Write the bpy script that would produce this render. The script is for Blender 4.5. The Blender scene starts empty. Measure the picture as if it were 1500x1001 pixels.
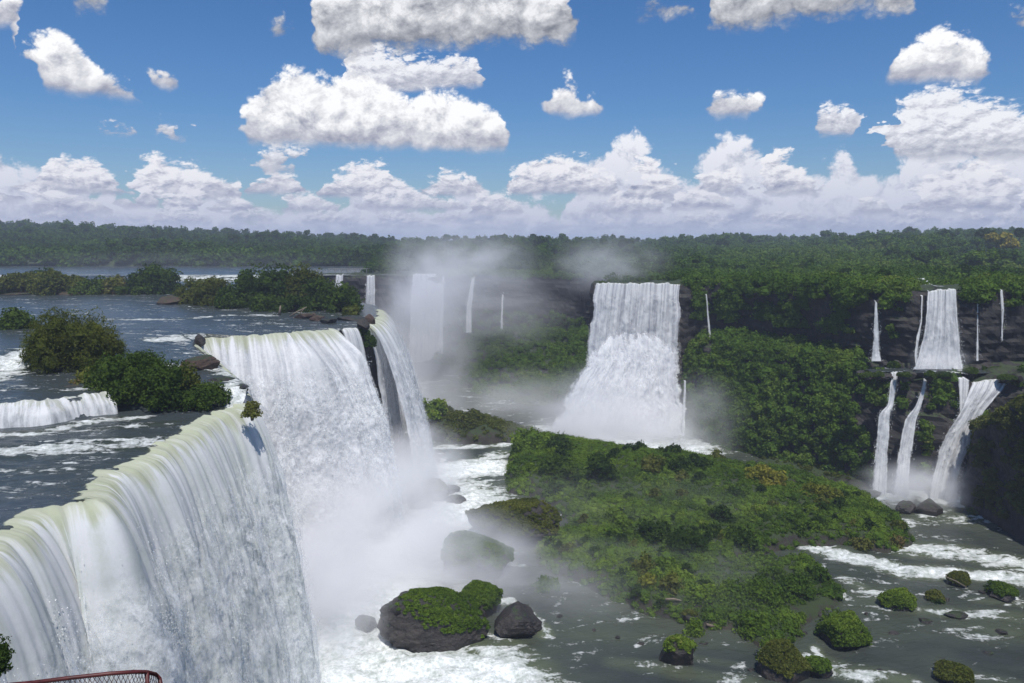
import bpy, math, random
import numpy as np

# ------------------------------------------------------------------ camera
scene = bpy.context.scene
C = scene.collection
F = 1125.0
PITCH = math.radians(7.32)
cam_data = bpy.data.cameras.new("camera")
cam_data.lens = 27.0; cam_data.sensor_width = 36.0
cam_data.clip_start = 0.3; cam_data.clip_end = 20000
cam = bpy.data.objects.new("camera", cam_data); C.objects.link(cam)
cam.location = (0, 0, 0); cam.rotation_euler = (math.radians(90) - PITCH, 0, 0)
scene.camera = cam

# ------------------------------------------------------------------ exposure / engine
scene.view_settings.view_transform = 'Standard'
scene.view_settings.look = 'None'
scene.view_settings.exposure = 0.08
scene.view_settings.gamma = 1.0
cy = scene.cycles
cy.max_bounces = 8; cy.diffuse_bounces = 3; cy.glossy_bounces = 2
cy.transmission_bounces = 4; cy.volume_bounces = 4; cy.transparent_max_bounces = 24
cy.volume_step_rate = 1.0; cy.volume_max_steps = 128
cy.sample_clamp_indirect = 4.0
cy.use_denoising = True

# ------------------------------------------------------------------ sun
SUN_EL = math.radians(66); SUN_AZ = math.radians(166)     # azimuth from +Y towards +X
sd = bpy.data.lights.new("sun", 'SUN'); sd.energy = 4.6; sd.angle = math.radians(0.5); sd.color = (1.0, 0.96, 0.9)
sun = bpy.data.objects.new("sun", sd); C.objects.link(sun)
sv = (math.sin(SUN_AZ)*math.cos(SUN_EL), math.cos(SUN_AZ)*math.cos(SUN_EL), math.sin(SUN_EL))
from mathutils import Vector
sun.rotation_euler = Vector(sv).to_track_quat('Z', 'Y').to_euler()
sun.location = (-100, -60, 300)

def DIR(px, py):
    a = (px-750)/F; b = (500.5-py)/F
    return np.array([a, math.cos(PITCH)+b*math.sin(PITCH), -math.sin(PITCH)+b*math.cos(PITCH)])
def AZ(px, py, z):
    d = DIR(px, py); return d*(z/d[2])
def AY(px, py, y):
    d = DIR(px, py); return d*(y/d[1])

# ------------------------------------------------------------------ world: sky + clouds
world = bpy.data.worlds.new("World"); scene.world = world; world.use_nodes = True
world.cycles.sampling_method = 'NONE' if 'NONE' in [i.identifier for i in world.cycles.bl_rna.properties['sampling_method'].enum_items] else 'AUTOMATIC'
nt = world.node_tree; nt.nodes.clear()
class NB:
    """small helper that strings shader nodes together"""
    def __init__(s, nt): s.nt = nt
    def node(s, t, **kw):
        n = s.nt.nodes.new(t)
        for k, v in kw.items(): setattr(n, k, v)
        return n
    def put(s, sock, v):
        if hasattr(v, 'links') or isinstance(v, bpy.types.NodeSocket): s.nt.links.new(v, sock)
        elif v is not None: sock.default_value = v
    def m(s, op, a, b=None, c=None, clamp=False):
        n = s.node('ShaderNodeMath', operation=op); n.use_clamp = clamp
        s.put(n.inputs[0], a)
        if b is not None: s.put(n.inputs[1], b)
        if c is not None: s.put(n.inputs[2], c)
        return n.outputs[0]
    def vm(s, op, a, b=None):
        n = s.node('ShaderNodeVectorMath', operation=op); s.put(n.inputs[0], a)
        if b is not None: s.put(n.inputs[1], b)
        return n.outputs[0]
    def comb(s, x, y, z):
        n = s.node('ShaderNodeCombineXYZ'); s.put(n.inputs[0], x); s.put(n.inputs[1], y); s.put(n.inputs[2], z); return n.outputs[0]
    def sep(s, v):
        n = s.node('ShaderNodeSeparateXYZ'); s.put(n.inputs[0], v); return n.outputs
    def noise(s, vec, scale, detail=4, rough=0.5, lac=2.0, dist=0.0, dim='3D'):
        n = s.node('ShaderNodeTexNoise', noise_dimensions=dim); s.put(n.inputs['Vector'], vec)
        n.inputs['Scale'].default_value = scale; n.inputs['Detail'].default_value = detail
        n.inputs['Roughness'].default_value = rough; n.inputs['Lacunarity'].default_value = lac
        n.inputs['Distortion'].default_value = dist
        return n.outputs[0]
    def mr(s, v, a, b, c=0.0, d=1.0, smooth=False):
        n = s.node('ShaderNodeMapRange'); n.interpolation_type = 'SMOOTHSTEP' if smooth else 'LINEAR'
        s.put(n.inputs[0], v); s.put(n.inputs[1], a); s.put(n.inputs[2], b); s.put(n.inputs[3], c); s.put(n.inputs[4], d); return n.outputs[0]
    def mix(s, f, a, b, bt='MIX'):
        n = s.node('ShaderNodeMix', data_type='RGBA', blend_type=bt)
        s.put(n.inputs[0], f); s.put(n.inputs[6], a); s.put(n.inputs[7], b); return n.outputs[2]
    def ramp(s, f, stops):
        n = s.node('ShaderNodeValToRGB'); e = n.color_ramp.elements
        while len(e) > 1: e.remove(e[0])
        e[0].position = stops[0][0]; e[0].color = (*stops[0][1], 1)
        for p, c in stops[1:]:
            k = e.new(p); k.color = (*c, 1)
        s.put(n.inputs[0], f); return n.outputs[0]
    def attr(s, name): return s.node('ShaderNodeAttribute', attribute_name=name).outputs['Fac']

b = NB(nt)
out = b.node('ShaderNodeOutputWorld')
sky = b.node('ShaderNodeTexSky', sky_type='NISHITA'); sky.sun_disc = False
sky.sun_elevation = SUN_EL; sky.sun_rotation = SUN_AZ
sky.air_density = 1.0; sky.dust_density = 0.6; sky.ozone_density = 3.0; sky.altitude = 200
tc = b.node('ShaderNodeTexCoord').outputs['Generated']
X, Y, Z = b.sep(tc)[:3]
az = b.m('ARCTAN2', X, Y)
hor = b.m('SQRT', b.m('ADD', b.m('MULTIPLY', X, X), b.m('MULTIPLY', Y, Y)))
tel = b.m('DIVIDE', Z, b.m('MAXIMUM', hor, 0.02))
def px_uv(px, py):
    d = DIR(px, py); return math.atan2(d[0], d[1]), d[2]/math.hypot(d[0], d[1])
cvec = b.comb(az, b.m('MULTIPLY', tel, 1.25), 0.0)
SH = (-0.008, 0.016)
cvec2 = b.vm('ADD', cvec, (SH[0], SH[1], 0.0))
def cnoise(vec, sc, off, det=6, rough=0.52):
    """billowing field: rounded Voronoi heads on top of a fractal noise"""
    v = b.vm('ADD', vec, (off, off*0.37, 0))
    n = b.m('SUBTRACT', b.noise(v, sc, det, rough, 2.1), 0.5)
    w = b.node('ShaderNodeTexVoronoi', voronoi_dimensions='2D', feature='F1'); w.normalize = True
    b.put(w.inputs['Vector'], b.vm('ADD', v, b.comb(b.m('MULTIPLY', n, 0.035), b.m('MULTIPLY', n, 0.035), 0.0)))
    w.inputs['Scale'].default_value = sc*1.7; w.inputs['Detail'].default_value = 3.0; w.inputs['Roughness'].default_value = 0.62; w.inputs['Lacunarity'].default_value = 2.3
    return b.m('ADD', b.m('MULTIPLY', n, 0.8), b.m('MULTIPLY', b.m('SUBTRACT', 0.46, w.outputs['Distance']), 0.95))
nA, nA2 = cnoise(cvec, 17, 3.1), cnoise(cvec2, 17, 3.1)
cvs = b.comb(az, b.m('MULTIPLY', tel, 1.9), 0.0); cvs2 = b.vm('ADD', cvs, (SH[0]*0.6, SH[1]*0.6, 0.0))
nB, nB2 = cnoise(cvs, 30, 7.7), cnoise(cvs2, 30, 7.7)
cvt2 = b.vm('ADD', cvs, (SH[0]*0.35, SH[1]*0.35, 0.0))
nC, nC2 = cnoise(cvs, 62, 1.9), cnoise(cvt2, 62, 1.9)
nW = b.noise(b.vm('ADD', cvec, (5.5, 2.2, 0)), 14, 3, 0.5); nX = b.noise(b.vm('ADD', cvs, (1.5, 6.2, 0)), 30, 3, 0.5)
U0, U1 = -0.72, 0.72
def curve(pts, lo=-0.12, hi=0.45, wn=None, wk=0.0):
    n = b.node('ShaderNodeFloatCurve'); cu = n.mapping.curves[0]
    P = sorted(((u-U0)/(U1-U0), (v-lo)/(hi-lo)) for u, v in pts)
    cu.points[0].location = P[0]; cu.points[1].location = P[-1]
    for p in P[1:-1]: cu.points.new(*p)
    for p in cu.points: p.handle_type = 'VECTOR'
    n.mapping.use_clip = False; n.mapping.update()
    b.put(n.inputs['Value'], b.m('DIVIDE', b.m('SUBTRACT', az if wn is None else b.m('MULTIPLY_ADD', wn, wk, az), U0), U1-U0)); n.inputs['Factor'].default_value = 1
    return b.m('ADD', b.m('MULTIPLY', n.outputs[0], hi-lo), lo)
def layer(prev, tops, bases, n1, n2, amp, soft, lit, grey, hz, thick=0.05, bot=0.25, relk=2.3, warp=0.09):
    wn = b.m('SUBTRACT', nW, 0.5) if n1 is nA else b.m('SUBTRACT', nX, 0.5)
    T = curve([px_uv(x, y) for x, y in tops], wn=wn, wk=warp); B = curve([px_uv(x, y) for x, y in bases], wn=wn, wk=warp)
    up = b.m('MULTIPLY_ADD', n1, amp, b.m('SUBTRACT', T, tel))
    dn = b.m('MULTIPLY_ADD', n1, amp*bot, b.m('SUBTRACT', tel, B))
    D = b.m('MINIMUM', up, dn)
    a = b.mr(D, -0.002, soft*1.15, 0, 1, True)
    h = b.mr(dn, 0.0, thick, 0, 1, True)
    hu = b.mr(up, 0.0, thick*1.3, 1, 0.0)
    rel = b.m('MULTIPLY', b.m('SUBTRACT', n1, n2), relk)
    L = b.m('ADD', b.m('MULTIPLY', b.m('MULTIPLY', h, b.m('MULTIPLY_ADD', hu, 0.4, 0.6)), 0.86), b.m('MULTIPLY_ADD', rel, b.m('MULTIPLY_ADD', h, 0.6, 0.3), 0.20), clamp=True)  # sunlight and shade painted into the cloud colour: pale tops, grey bases, offset relief
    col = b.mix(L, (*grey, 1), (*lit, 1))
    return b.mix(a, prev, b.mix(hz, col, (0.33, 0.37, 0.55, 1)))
skyc = b.vm('SCALE', sky.outputs[0]); skyc.node.inputs['Scale'].default_value = 0.085
tint = b.mix(1.0, skyc, b.ramp(b.mr(tel, 0.0, 0.42), [(0, (0.80, 0.90, 1.02)), (0.4, (0.50, 0.79, 1.10)), (1, (0.40, 0.76, 1.12))]), 'MULTIPLY')
LIT = (1.0, 1.0, 1.0); GREY = (0.22, 0.235, 0.30)
hz = b.mr(tel, -0.01, 0.13, 0.80, 0.0)  # painted haze: share of bluish colour mixed into clouds near the horizon
def gap(tops, base): return tops, [(x, base) for x, _ in tops]
c = tint
# horizon bank, three rows, back to front
t1 = [(-100,190),(0,195),(45,205),(70,235),(130,228),(150,262),(200,262),(225,280),(285,285),(305,232),(335,228),(350,285),(420,282),(500,300),(515,252),(600,250),(640,285),(700,245),(730,252),(760,250),(800,282),(835,290),(850,200),(880,178),(915,180),(930,205),(960,225),(1010,212),(1040,196),(1070,188),(1110,205),(1150,208),(1180,225),(1240,208),(1290,225),(1330,205),(1380,190),(1420,175),(1500,180),(1600,170)]
t1 = [(x, y+34+20*math.sin(x*0.045)) for x, y in t1]
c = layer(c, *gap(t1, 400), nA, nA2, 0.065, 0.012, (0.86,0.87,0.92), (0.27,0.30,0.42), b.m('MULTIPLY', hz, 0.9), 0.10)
# isolated mid clouds behind
def spans(sp, off=60):
    T, Bs = [], []; last = -200
    T.append((-200, 200+off)); Bs.append((-200, 200-off))
    for i_, (pts, base) in enumerate(sp):
        x0, x1 = pts[0][0], pts[-1][0]
        ml = min(26, (x0-sp[i_-1][0][-1][0])/2-1) if i_ else 26
        mr_ = min(26, (sp[i_+1][0][0][0]-x1)/2-1) if i_+1 < len(sp) else 26
        my = base[0] if isinstance(base, tuple) else base
        T.append((x0-ml, my+off)); Bs.append((x0-ml, my-off))
        T += pts; Bs += [(x, base if not isinstance(base, tuple) else base[0]+(base[1]-base[0])*(x-x0)/(x1-x0)) for x, _ in pts]
        T.append((x1+mr_, my+off)); Bs.append((x1+mr_, my-off))
    T.append((1700, 200+off)); Bs.append((1700, 200-off))
    return T, Bs
def row(base, hgt, wid, seed, fill):
    rs = random.Random(seed); sp = []; x = -90
    while x < 1590:
        w = wid*rs.uniform(0.5, 1.6); h_ = hgt*rs.uniform(0.55, 1.35)*(1.15 if x > 800 else 0.9)
        bb = base+rs.uniform(-6, 6)
        if rs.random() < fill: sp.append(([(x, bb-h_*0.35), (x+w*rs.uniform(.2, .45), bb-h_), (x+w*rs.uniform(.5, .75), bb-h_*rs.uniform(.6, .95)), (x+w, bb-h_*0.3)], bb))
        x += w+rs.uniform(8, 40)
    return spans(sp, 26)
for k_, (base, hgt, wid, fill, n1_, n2_, am_) in enumerate([(292, 52, 110, 0.72, nB, nB2, 0.035), (312, 40, 90, 0.7, nB, nB2, 0.032), (328, 26, 70, 0.72, nC, nC2, 0.022), (341, 18, 55, 0.8, nC, nC2, 0.018), (350, 10, 45, 0.75, nC, nC2, 0.014)]):
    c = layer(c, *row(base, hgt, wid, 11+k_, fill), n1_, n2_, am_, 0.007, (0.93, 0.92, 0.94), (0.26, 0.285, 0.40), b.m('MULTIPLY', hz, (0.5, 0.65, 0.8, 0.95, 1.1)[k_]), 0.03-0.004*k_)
T, Bs = spans([([(170,192),(190,190)],200), ([(238,185),(262,190)],206), ([(372,225),(400,215),(430,218),(480,240)],256), ([(470,100),(510,70),(530,64),(580,86),(640,90),(680,84),(700,110)],(150,128)), ([(1205,165),(1228,155),(1255,175)],202), ([(1300,160),(1340,150),(1380,128),(1420,142),(1460,160),(1540,170)],235)], 40)
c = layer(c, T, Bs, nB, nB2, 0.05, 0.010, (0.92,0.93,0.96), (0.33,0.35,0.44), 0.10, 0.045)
T, Bs = spans([([(0,-20),(22,0),(40,22)],42), ([(62,66),(90,60),(120,75),(145,100),(160,118),(200,134)],(132,148)), ([(225,106),(238,118)],132), ([(368,150),(395,118),(440,108),(480,118),(520,112),(560,125),(600,140),(640,135),(680,150),(735,165)],(212,224)), ([(805,130),(835,118),(865,150)],170), ([(1048,150),(1090,138),(1105,152)],172), ([(1300,85),(1330,62),(1375,52),(1420,62),(1440,90)],122)], 40)
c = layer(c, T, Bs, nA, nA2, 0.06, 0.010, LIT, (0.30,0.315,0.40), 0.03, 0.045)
T, Bs = spans([([(110,-30),(150,-20)],6), ([(398,42),(410,42)],52), ([(455,-20),(500,-60),(640,-80),(760,-60),(830,-10)],(78,60)), ([(945,8),(975,8),(1010,10)],22), ([(1045,-20),(1100,-60),(1220,-60),(1340,-30)],(42,10)), ([(1495,30),(1600,20)],42)], 40)
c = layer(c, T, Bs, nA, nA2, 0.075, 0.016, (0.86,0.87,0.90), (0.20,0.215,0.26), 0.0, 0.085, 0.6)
bg = b.node('ShaderNodeBackground'); nt.links.new(c, bg.inputs[0]); bg.inputs[1].default_value = 1.0
nt.links.new(bg.outputs[0], out.inputs[0])

# ------------------------------------------------------------------ numpy noise
def _h(ix, iy, iz, seed):
    with np.errstate(over='ignore'):
        n = ix.astype(np.uint32)*np.uint32(374761393) + iy.astype(np.uint32)*np.uint32(668265263) + iz.astype(np.uint32)*np.uint32(2147483647) + np.uint32((seed*974634777) & 0xffffffff)
        n = (n ^ (n >> np.uint32(13)))*np.uint32(1274126177)
        n = (n ^ (n >> np.uint32(16)))*np.uint32(2246822519)
        n = n ^ (n >> np.uint32(15))
    return (n & np.uint32(0xffffff)).astype(np.float32)/np.float32(8388608.0) - 1.0
def vnoise(p, seed=0):
    p = np.asarray(p, np.float32); f = np.floor(p); i = f.astype(np.int64); t = p-f; t = t*t*(3-2*t)
    x, y, z = i[..., 0], i[..., 1], i[..., 2]; a, bb, cc = t[..., 0], t[..., 1], t[..., 2]
    r = 0
    for dx in (0, 1):
        for dy in (0, 1):
            for dz in (0, 1):
                w = (a if dx else 1-a)*(bb if dy else 1-bb)*(cc if dz else 1-cc)
                r = r + w*_h(x+dx, y+dy, z+dz, seed)
    return r
def fbm(p, oct=4, seed=0, gain=0.5):
    r = 0; a = 1.0; s = 0; q = np.asarray(p, np.float32)
    for o in range(oct):
        r = r + a*vnoise(q, seed+o); s += a; a *= gain; q = q*2.03+1.7
    return r/s
def P3(x, y, z=None):
    x = np.asarray(x, float); y = np.asarray(y, float); z = np.zeros_like(x) if z is None else np.broadcast_to(z, x.shape)
    return np.stack([x, y, z], -1)
def sstep(a, b_, x):
    t = np.clip((x-a)/(b_-a), 0, 1); return t*t*(3-2*t)

# ------------------------------------------------------------------ mesh helpers
def mesh_obj(name, V, Fc, mat=None, parent=None, smooth=True, attrs=None, uv=None, mats=None, midx=None):
    V = np.asarray(V, np.float32).reshape(-1, 3); Fc = np.asarray(Fc, np.int32)
    me = bpy.data.meshes.new(name)
    k = Fc.shape[1]; n = len(Fc)
    me.vertices.add(len(V)); me.vertices.foreach_set('co', V.ravel())
    me.loops.add(n*k); me.loops.foreach_set('vertex_index', Fc.ravel())
    me.polygons.add(n); me.polygons.foreach_set('loop_start', np.arange(0, n*k, k, dtype=np.int32))
    try: me.polygons.foreach_set('loop_total', np.full(n, k, np.int32))
    except Exception: pass
    me.polygons.foreach_set('use_smooth', np.full(n, smooth, bool))
    for nm, (dom, arr) in (attrs or {}).items():
        at = me.attributes.new(nm, 'FLOAT', dom); at.data.foreach_set('value', np.asarray(arr, np.float32).ravel())
    if uv is not None:
        l = me.uv_layers.new(name='flow'); l.data.foreach_set('uv', np.asarray(uv, np.float32)[Fc.ravel()].ravel())
    me.update(calc_edges=True); me.validate()
    for mt in (mats or ([mat] if mat else [])): me.materials.append(mt)
    if midx is not None: me.polygons.foreach_set('material_index', np.asarray(midx, np.int32))
    o = bpy.data.objects.new(name, me); C.objects.link(o)
    if parent is not None: o.parent = parent
    return o
def grid_faces(nu, nv):
    i = np.arange((nu-1)*(nv-1)); r = i//(nv-1); c_ = i % (nv-1); a = r*nv+c_
    return np.stack([a, a+1, a+nv+1, a+nv], -1)
def tag(o, label=None, cat=None, group=None, kind=None):
    if label: o['label'] = label
    if cat: o['category'] = cat
    if group: o['group'] = group
    if kind: o['kind'] = kind
    return o
def empty(name, loc=(0, 0, 0), rz=0.0, label=None, cat=None, group=None, kind=None):
    o = bpy.data.objects.new(name, None); C.objects.link(o); o.location = tuple(map(float, loc)); o.rotation_euler.z = rz
    return tag(o, label, cat, group, kind)
def tube(name, pts, radii, mat, parent=None, seg=8):
    pts = np.asarray(pts, float); n = len(pts); radii = np.broadcast_to(radii, (n,))
    t = np.gradient(pts, axis=0); t /= np.linalg.norm(t, axis=1, keepdims=True)+1e-9
    ref = np.array([0, 0, 1.0]) if abs(t[:, 2]).mean() < 0.8 else np.array([1.0, 0, 0])
    s = np.cross(t, ref); s /= np.linalg.norm(s, axis=1, keepdims=True)+1e-9; u = np.cross(s, t)
    an = np.linspace(0, 2*np.pi, seg, endpoint=False)
    V = pts[:, None] + radii[:, None, None]*(np.cos(an)[None, :, None]*s[:, None]+np.sin(an)[None, :, None]*u[:, None])
    fs = [(i*seg+j, i*seg+(j+1) % seg, (i+1)*seg+(j+1) % seg, (i+1)*seg+j) for i in range(n-1) for j in range(seg)]
    V = V.reshape(-1, 3)
    V = np.concatenate([V, pts[:1], pts[-1:]]); a, z = n*seg, n*seg+1
    fs += [(a, (j+1) % seg, j, a) for j in range(seg)] + [(z, (n-1)*seg+j, (n-1)*seg+(j+1) % seg, z) for j in range(seg)]
    me = bpy.data.meshes.new(name); me.from_pydata(V.tolist(), [], [tuple(dict.fromkeys(f)) for f in fs]); me.update()
    for p in me.polygons: p.use_smooth = True
    me.materials.append(mat); o = bpy.data.objects.new(name, me); C.objects.link(o)
    if parent is not None: o.parent = parent
    return o
def join_tubes(name, lst, mat, parent):
    Vs, Fs, off = [], [], 0
    for pts, radii in lst:
        o = tube('t', pts, radii, mat); me = o.data
        Vs += [tuple(v.co) for v in me.vertices]; Fs += [tuple(i+off for i in p.vertices) for p in me.polygons]; off = len(Vs)
        bpy.data.objects.remove(o); bpy.data.meshes.remove(me)
    me = bpy.data.meshes.new(name); me.from_pydata(Vs, [], Fs); me.update(); me.materials.append(mat)
    o = bpy.data.objects.new(name, me); C.objects.link(o); o.parent = parent; return o

# ------------------------------------------------------------------ materials
def new_mat(name):
    m = bpy.data.materials.new(name); m.use_nodes = True; m.node_tree.nodes.clear()
    q = NB(m.node_tree); o = q.node('ShaderNodeOutputMaterial'); return m, q, o
def principled(q, **kw):
    n = q.node('ShaderNodeBsdfPrincipled')
    for k, v in kw.items(): q.put(n.inputs[k.replace('_', ' ')], v)
    return n
def obj_pos(q): return q.node('ShaderNodeNewGeometry').outputs['Position']

def leaf_mat(name, stops, patch=0.03, trans=0.28):
    m, q, o = new_mat(name)
    t = q.attr('tint')
    n = q.noise(obj_pos(q), patch, 3)
    f = q.m('ADD', q.m('MULTIPLY', t, 0.72), q.m('MULTIPLY', q.m('SUBTRACT', n, 0.36), 1.0), clamp=True)
    col = q.ramp(f, stops)
    d = q.node('ShaderNodeBsdfDiffuse'); q.put(d.inputs[0], col)
    tr = q.node('ShaderNodeBsdfTranslucent'); q.put(tr.inputs[0], q.mix(1.0, col, (1.25, 1.35, 0.6, 1), 'MULTIPLY'))
    mx = q.node('ShaderNodeMixShader'); mx.inputs[0].default_value = trans
    m.node_tree.links.new(d.outputs[0], mx.inputs[1]); m.node_tree.links.new(tr.outputs[0], mx.inputs[2])
    m.node_tree.links.new(mx.outputs[0], o.inputs[0]); return m
G = 1.0
M_FOREST = leaf_mat('forest_leaves', [(0, (.024,.042,.010)), (.35, (.046,.086,.014)), (.6, (.074,.130,.020)), (.85, (.12,.165,.030)), (1, (.20,.16,.05))], 0.012)
M_SHRUB = leaf_mat('shrub_leaves', [(0, (.018,.036,.010)), (.35, (.040,.070,.014)), (.65, (.072,.110,.020)), (.9, (.11,.14,.03)), (1, (.13,.11,.05))], 0.15)
M_OLIVE = leaf_mat('olive_leaves', [(0, (.040,.052,.012)), (.4, (.085,.10,.020)), (.7, (.125,.135,.032)), (.9, (.12,.115,.04)), (1, (.16,.10,.05))], 0.2)
M_COVER = leaf_mat('ground_cover_leaves', [(0, (.024,.050,.010)), (.3, (.060,.105,.016)), (.55, (.105,.165,.022)), (.75, (.15,.21,.03)), (.88, (.18,.18,.045)), (1, (.16,.11,.045))], 0.11)
M_YELLOW = leaf_mat('yellow_leaves', [(0, (.10,.12,.02)), (.5, (.19,.19,.03)), (1, (.30,.24,.05))], 0.3)

def rock_mat(name, stops, scale=0.5, moss=0.0, rough=0.75, bump=0.6):
    m, q, o = new_mat(name)
    p = obj_pos(q)
    n = q.noise(p, scale, 8, 0.62); n2 = q.noise(p, scale*0.22, 3, 0.5)
    f = q.m('ADD', q.m('MULTIPLY', n, 0.7), q.m('MULTIPLY', n2, 0.35))
    col = q.ramp(f, stops)
    if moss > 0:
        nz = q.sep(q.node('ShaderNodeNewGeometry').outputs['Normal'])[2]
        k = q.mr(q.m('ADD', nz, q.m('MULTIPLY', q.m('SUBTRACT', q.noise(p, 1.1, 5), 0.5), 1.6)), 0.95-moss, 1.15-moss, 0, 1)
        col = q.mix(k, col, (0.022, 0.036, 0.008, 1))
    bp = q.node('ShaderNodeBump'); bp.inputs['Strength'].default_value = bump; bp.inputs['Distance'].default_value = 0.6
    q.put(bp.inputs['Height'], q.noise(p, scale*2.2, 8, 0.7))
    pr = principled(q, Base_Color=col, Roughness=rough); q.put(pr.inputs['Normal'], bp.outputs[0])
    m.node_tree.links.new(pr.outputs[0], o.inputs[0]); return m
M_CLIFF = rock_mat('basalt_cliff', [(0.25, (.004,.004,.004)), (.5, (.011,.009,.009)), (.62, (.022,.017,.015)), (.75, (.04,.028,.022))], 0.35, 0.25)
M_ROCK = rock_mat('wet_basalt', [(0.25, (.006,.005,.005)), (.5, (.017,.014,.013)), (.65, (.034,.026,.022)), (.8, (.06,.045,.036))], 0.9, 0.03, 0.5)
M_REDROCK = rock_mat('red_basalt', [(0.25, (.018,.011,.008)), (.5, (.045,.026,.018)), (.7, (.085,.05,.034))], 0.9, 0.1, 0.7)
M_SOIL = rock_mat('brown_soil', [(0.25, (.010,.010,.007)), (.5, (.022,.019,.014)), (.7, (.04,.033,.024))], 0.4, 0.3, 0.9)
M_WOOD = rock_mat('driftwood', [(0.3, (.10,.075,.055)), (.6, (.2,.16,.12)), (.8, (.28,.23,.18))], 3.0, 0, 0.8, 0.3)
M_BARK = rock_mat('bark', [(0.3, (.04,.032,.024)), (.6, (.085,.07,.052)), (.8, (.13,.11,.085))], 3.0, 0, 0.85, 0.3)

def river_mat(name, deep, foamc=(0.78, 0.80, 0.80), stretch=(1, 1, 1), fs=0.5, green=(0.10, 0.12, 0.05)):
    """dark glossy water with broken white foam where the 'foam' attribute asks for it"""
    m, q, o = new_mat(name)
    p = obj_pos(q)
    fl = q.node('ShaderNodeUVMap'); fl.uv_map = 'flow'; uv = fl.outputs[0]
    a = q.attr('foam')
    n1 = q.noise(uv, fs, 8, 0.62, 2.1, 0.8); n2 = q.noise(p, fs*3.2, 6, 0.65)
    n3 = q.noise(p, fs*9.0, 5, 0.7)
    thr = q.m('ADD', q.m('ADD', q.m('MULTIPLY', n1, 0.6), q.m('MULTIPLY', n2, 0.28)), q.m('MULTIPLY', n3, 0.12))
    kk = q.m('ADD', q.m('MULTIPLY', a, 0.85), q.m('MULTIPLY', q.m('SUBTRACT', thr, 0.5), 3.4))
    k = q.m('ADD', q.m('MULTIPLY', q.mr(kk, 0.45, 1.15, 0, 1), 0.55), q.m('MULTIPLY', q.mr(kk, 0.42, 0.60, 0, 1, True), 0.45))
    k = q.m('MULTIPLY', k, q.mr(a, 0.0, 0.12, 0, 1))
    deepc = q.mix(q.mr(a, 0.1, 0.7, 0, 1), (*deep, 1), (*green, 1))
    fc = q.mix(q.mr(q.m('ADD', q.m('MULTIPLY', n2, 0.5), q.m('MULTIPLY', n3, 0.5)), 0.38, 0.58, 0, 1), (foamc[0]*0.50, foamc[1]*0.54, foamc[2]*0.50, 1), (*foamc, 1))
    col = q.mix(k, deepc, fc)
    bp = q.node('ShaderNodeBump'); bp.inputs['Strength'].default_value = 0.8; bp.inputs['Distance'].default_value = 0.4
    q.put(bp.inputs['Height'], q.m('ADD', q.m('MULTIPLY', q.noise(uv, 1.1, 6, 0.6), 0.8), q.m('MULTIPLY', q.m('MULTIPLY', n2, k), 0.8)))
    pr = principled(q, Base_Color=col, Roughness=q.mix(k, (0.22,)*3+(1,), (0.9,)*3+(1,)))
    pr.inputs['IOR'].default_value = 1.33
    q.put(pr.inputs['Normal'], bp.outputs[0])
    m.node_tree.links.new(pr.outputs[0], o.inputs[0]); return m
M_UPPER = river_mat('upper_river_water', (0.042, 0.052, 0.060), stretch=(1, 1, 1), fs=0.35, green=(0.035, 0.042, 0.026))
M_LOWER = river_mat('lower_river_water', (0.034, 0.040, 0.036), fs=0.22, green=(0.085, 0.10, 0.06))

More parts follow.
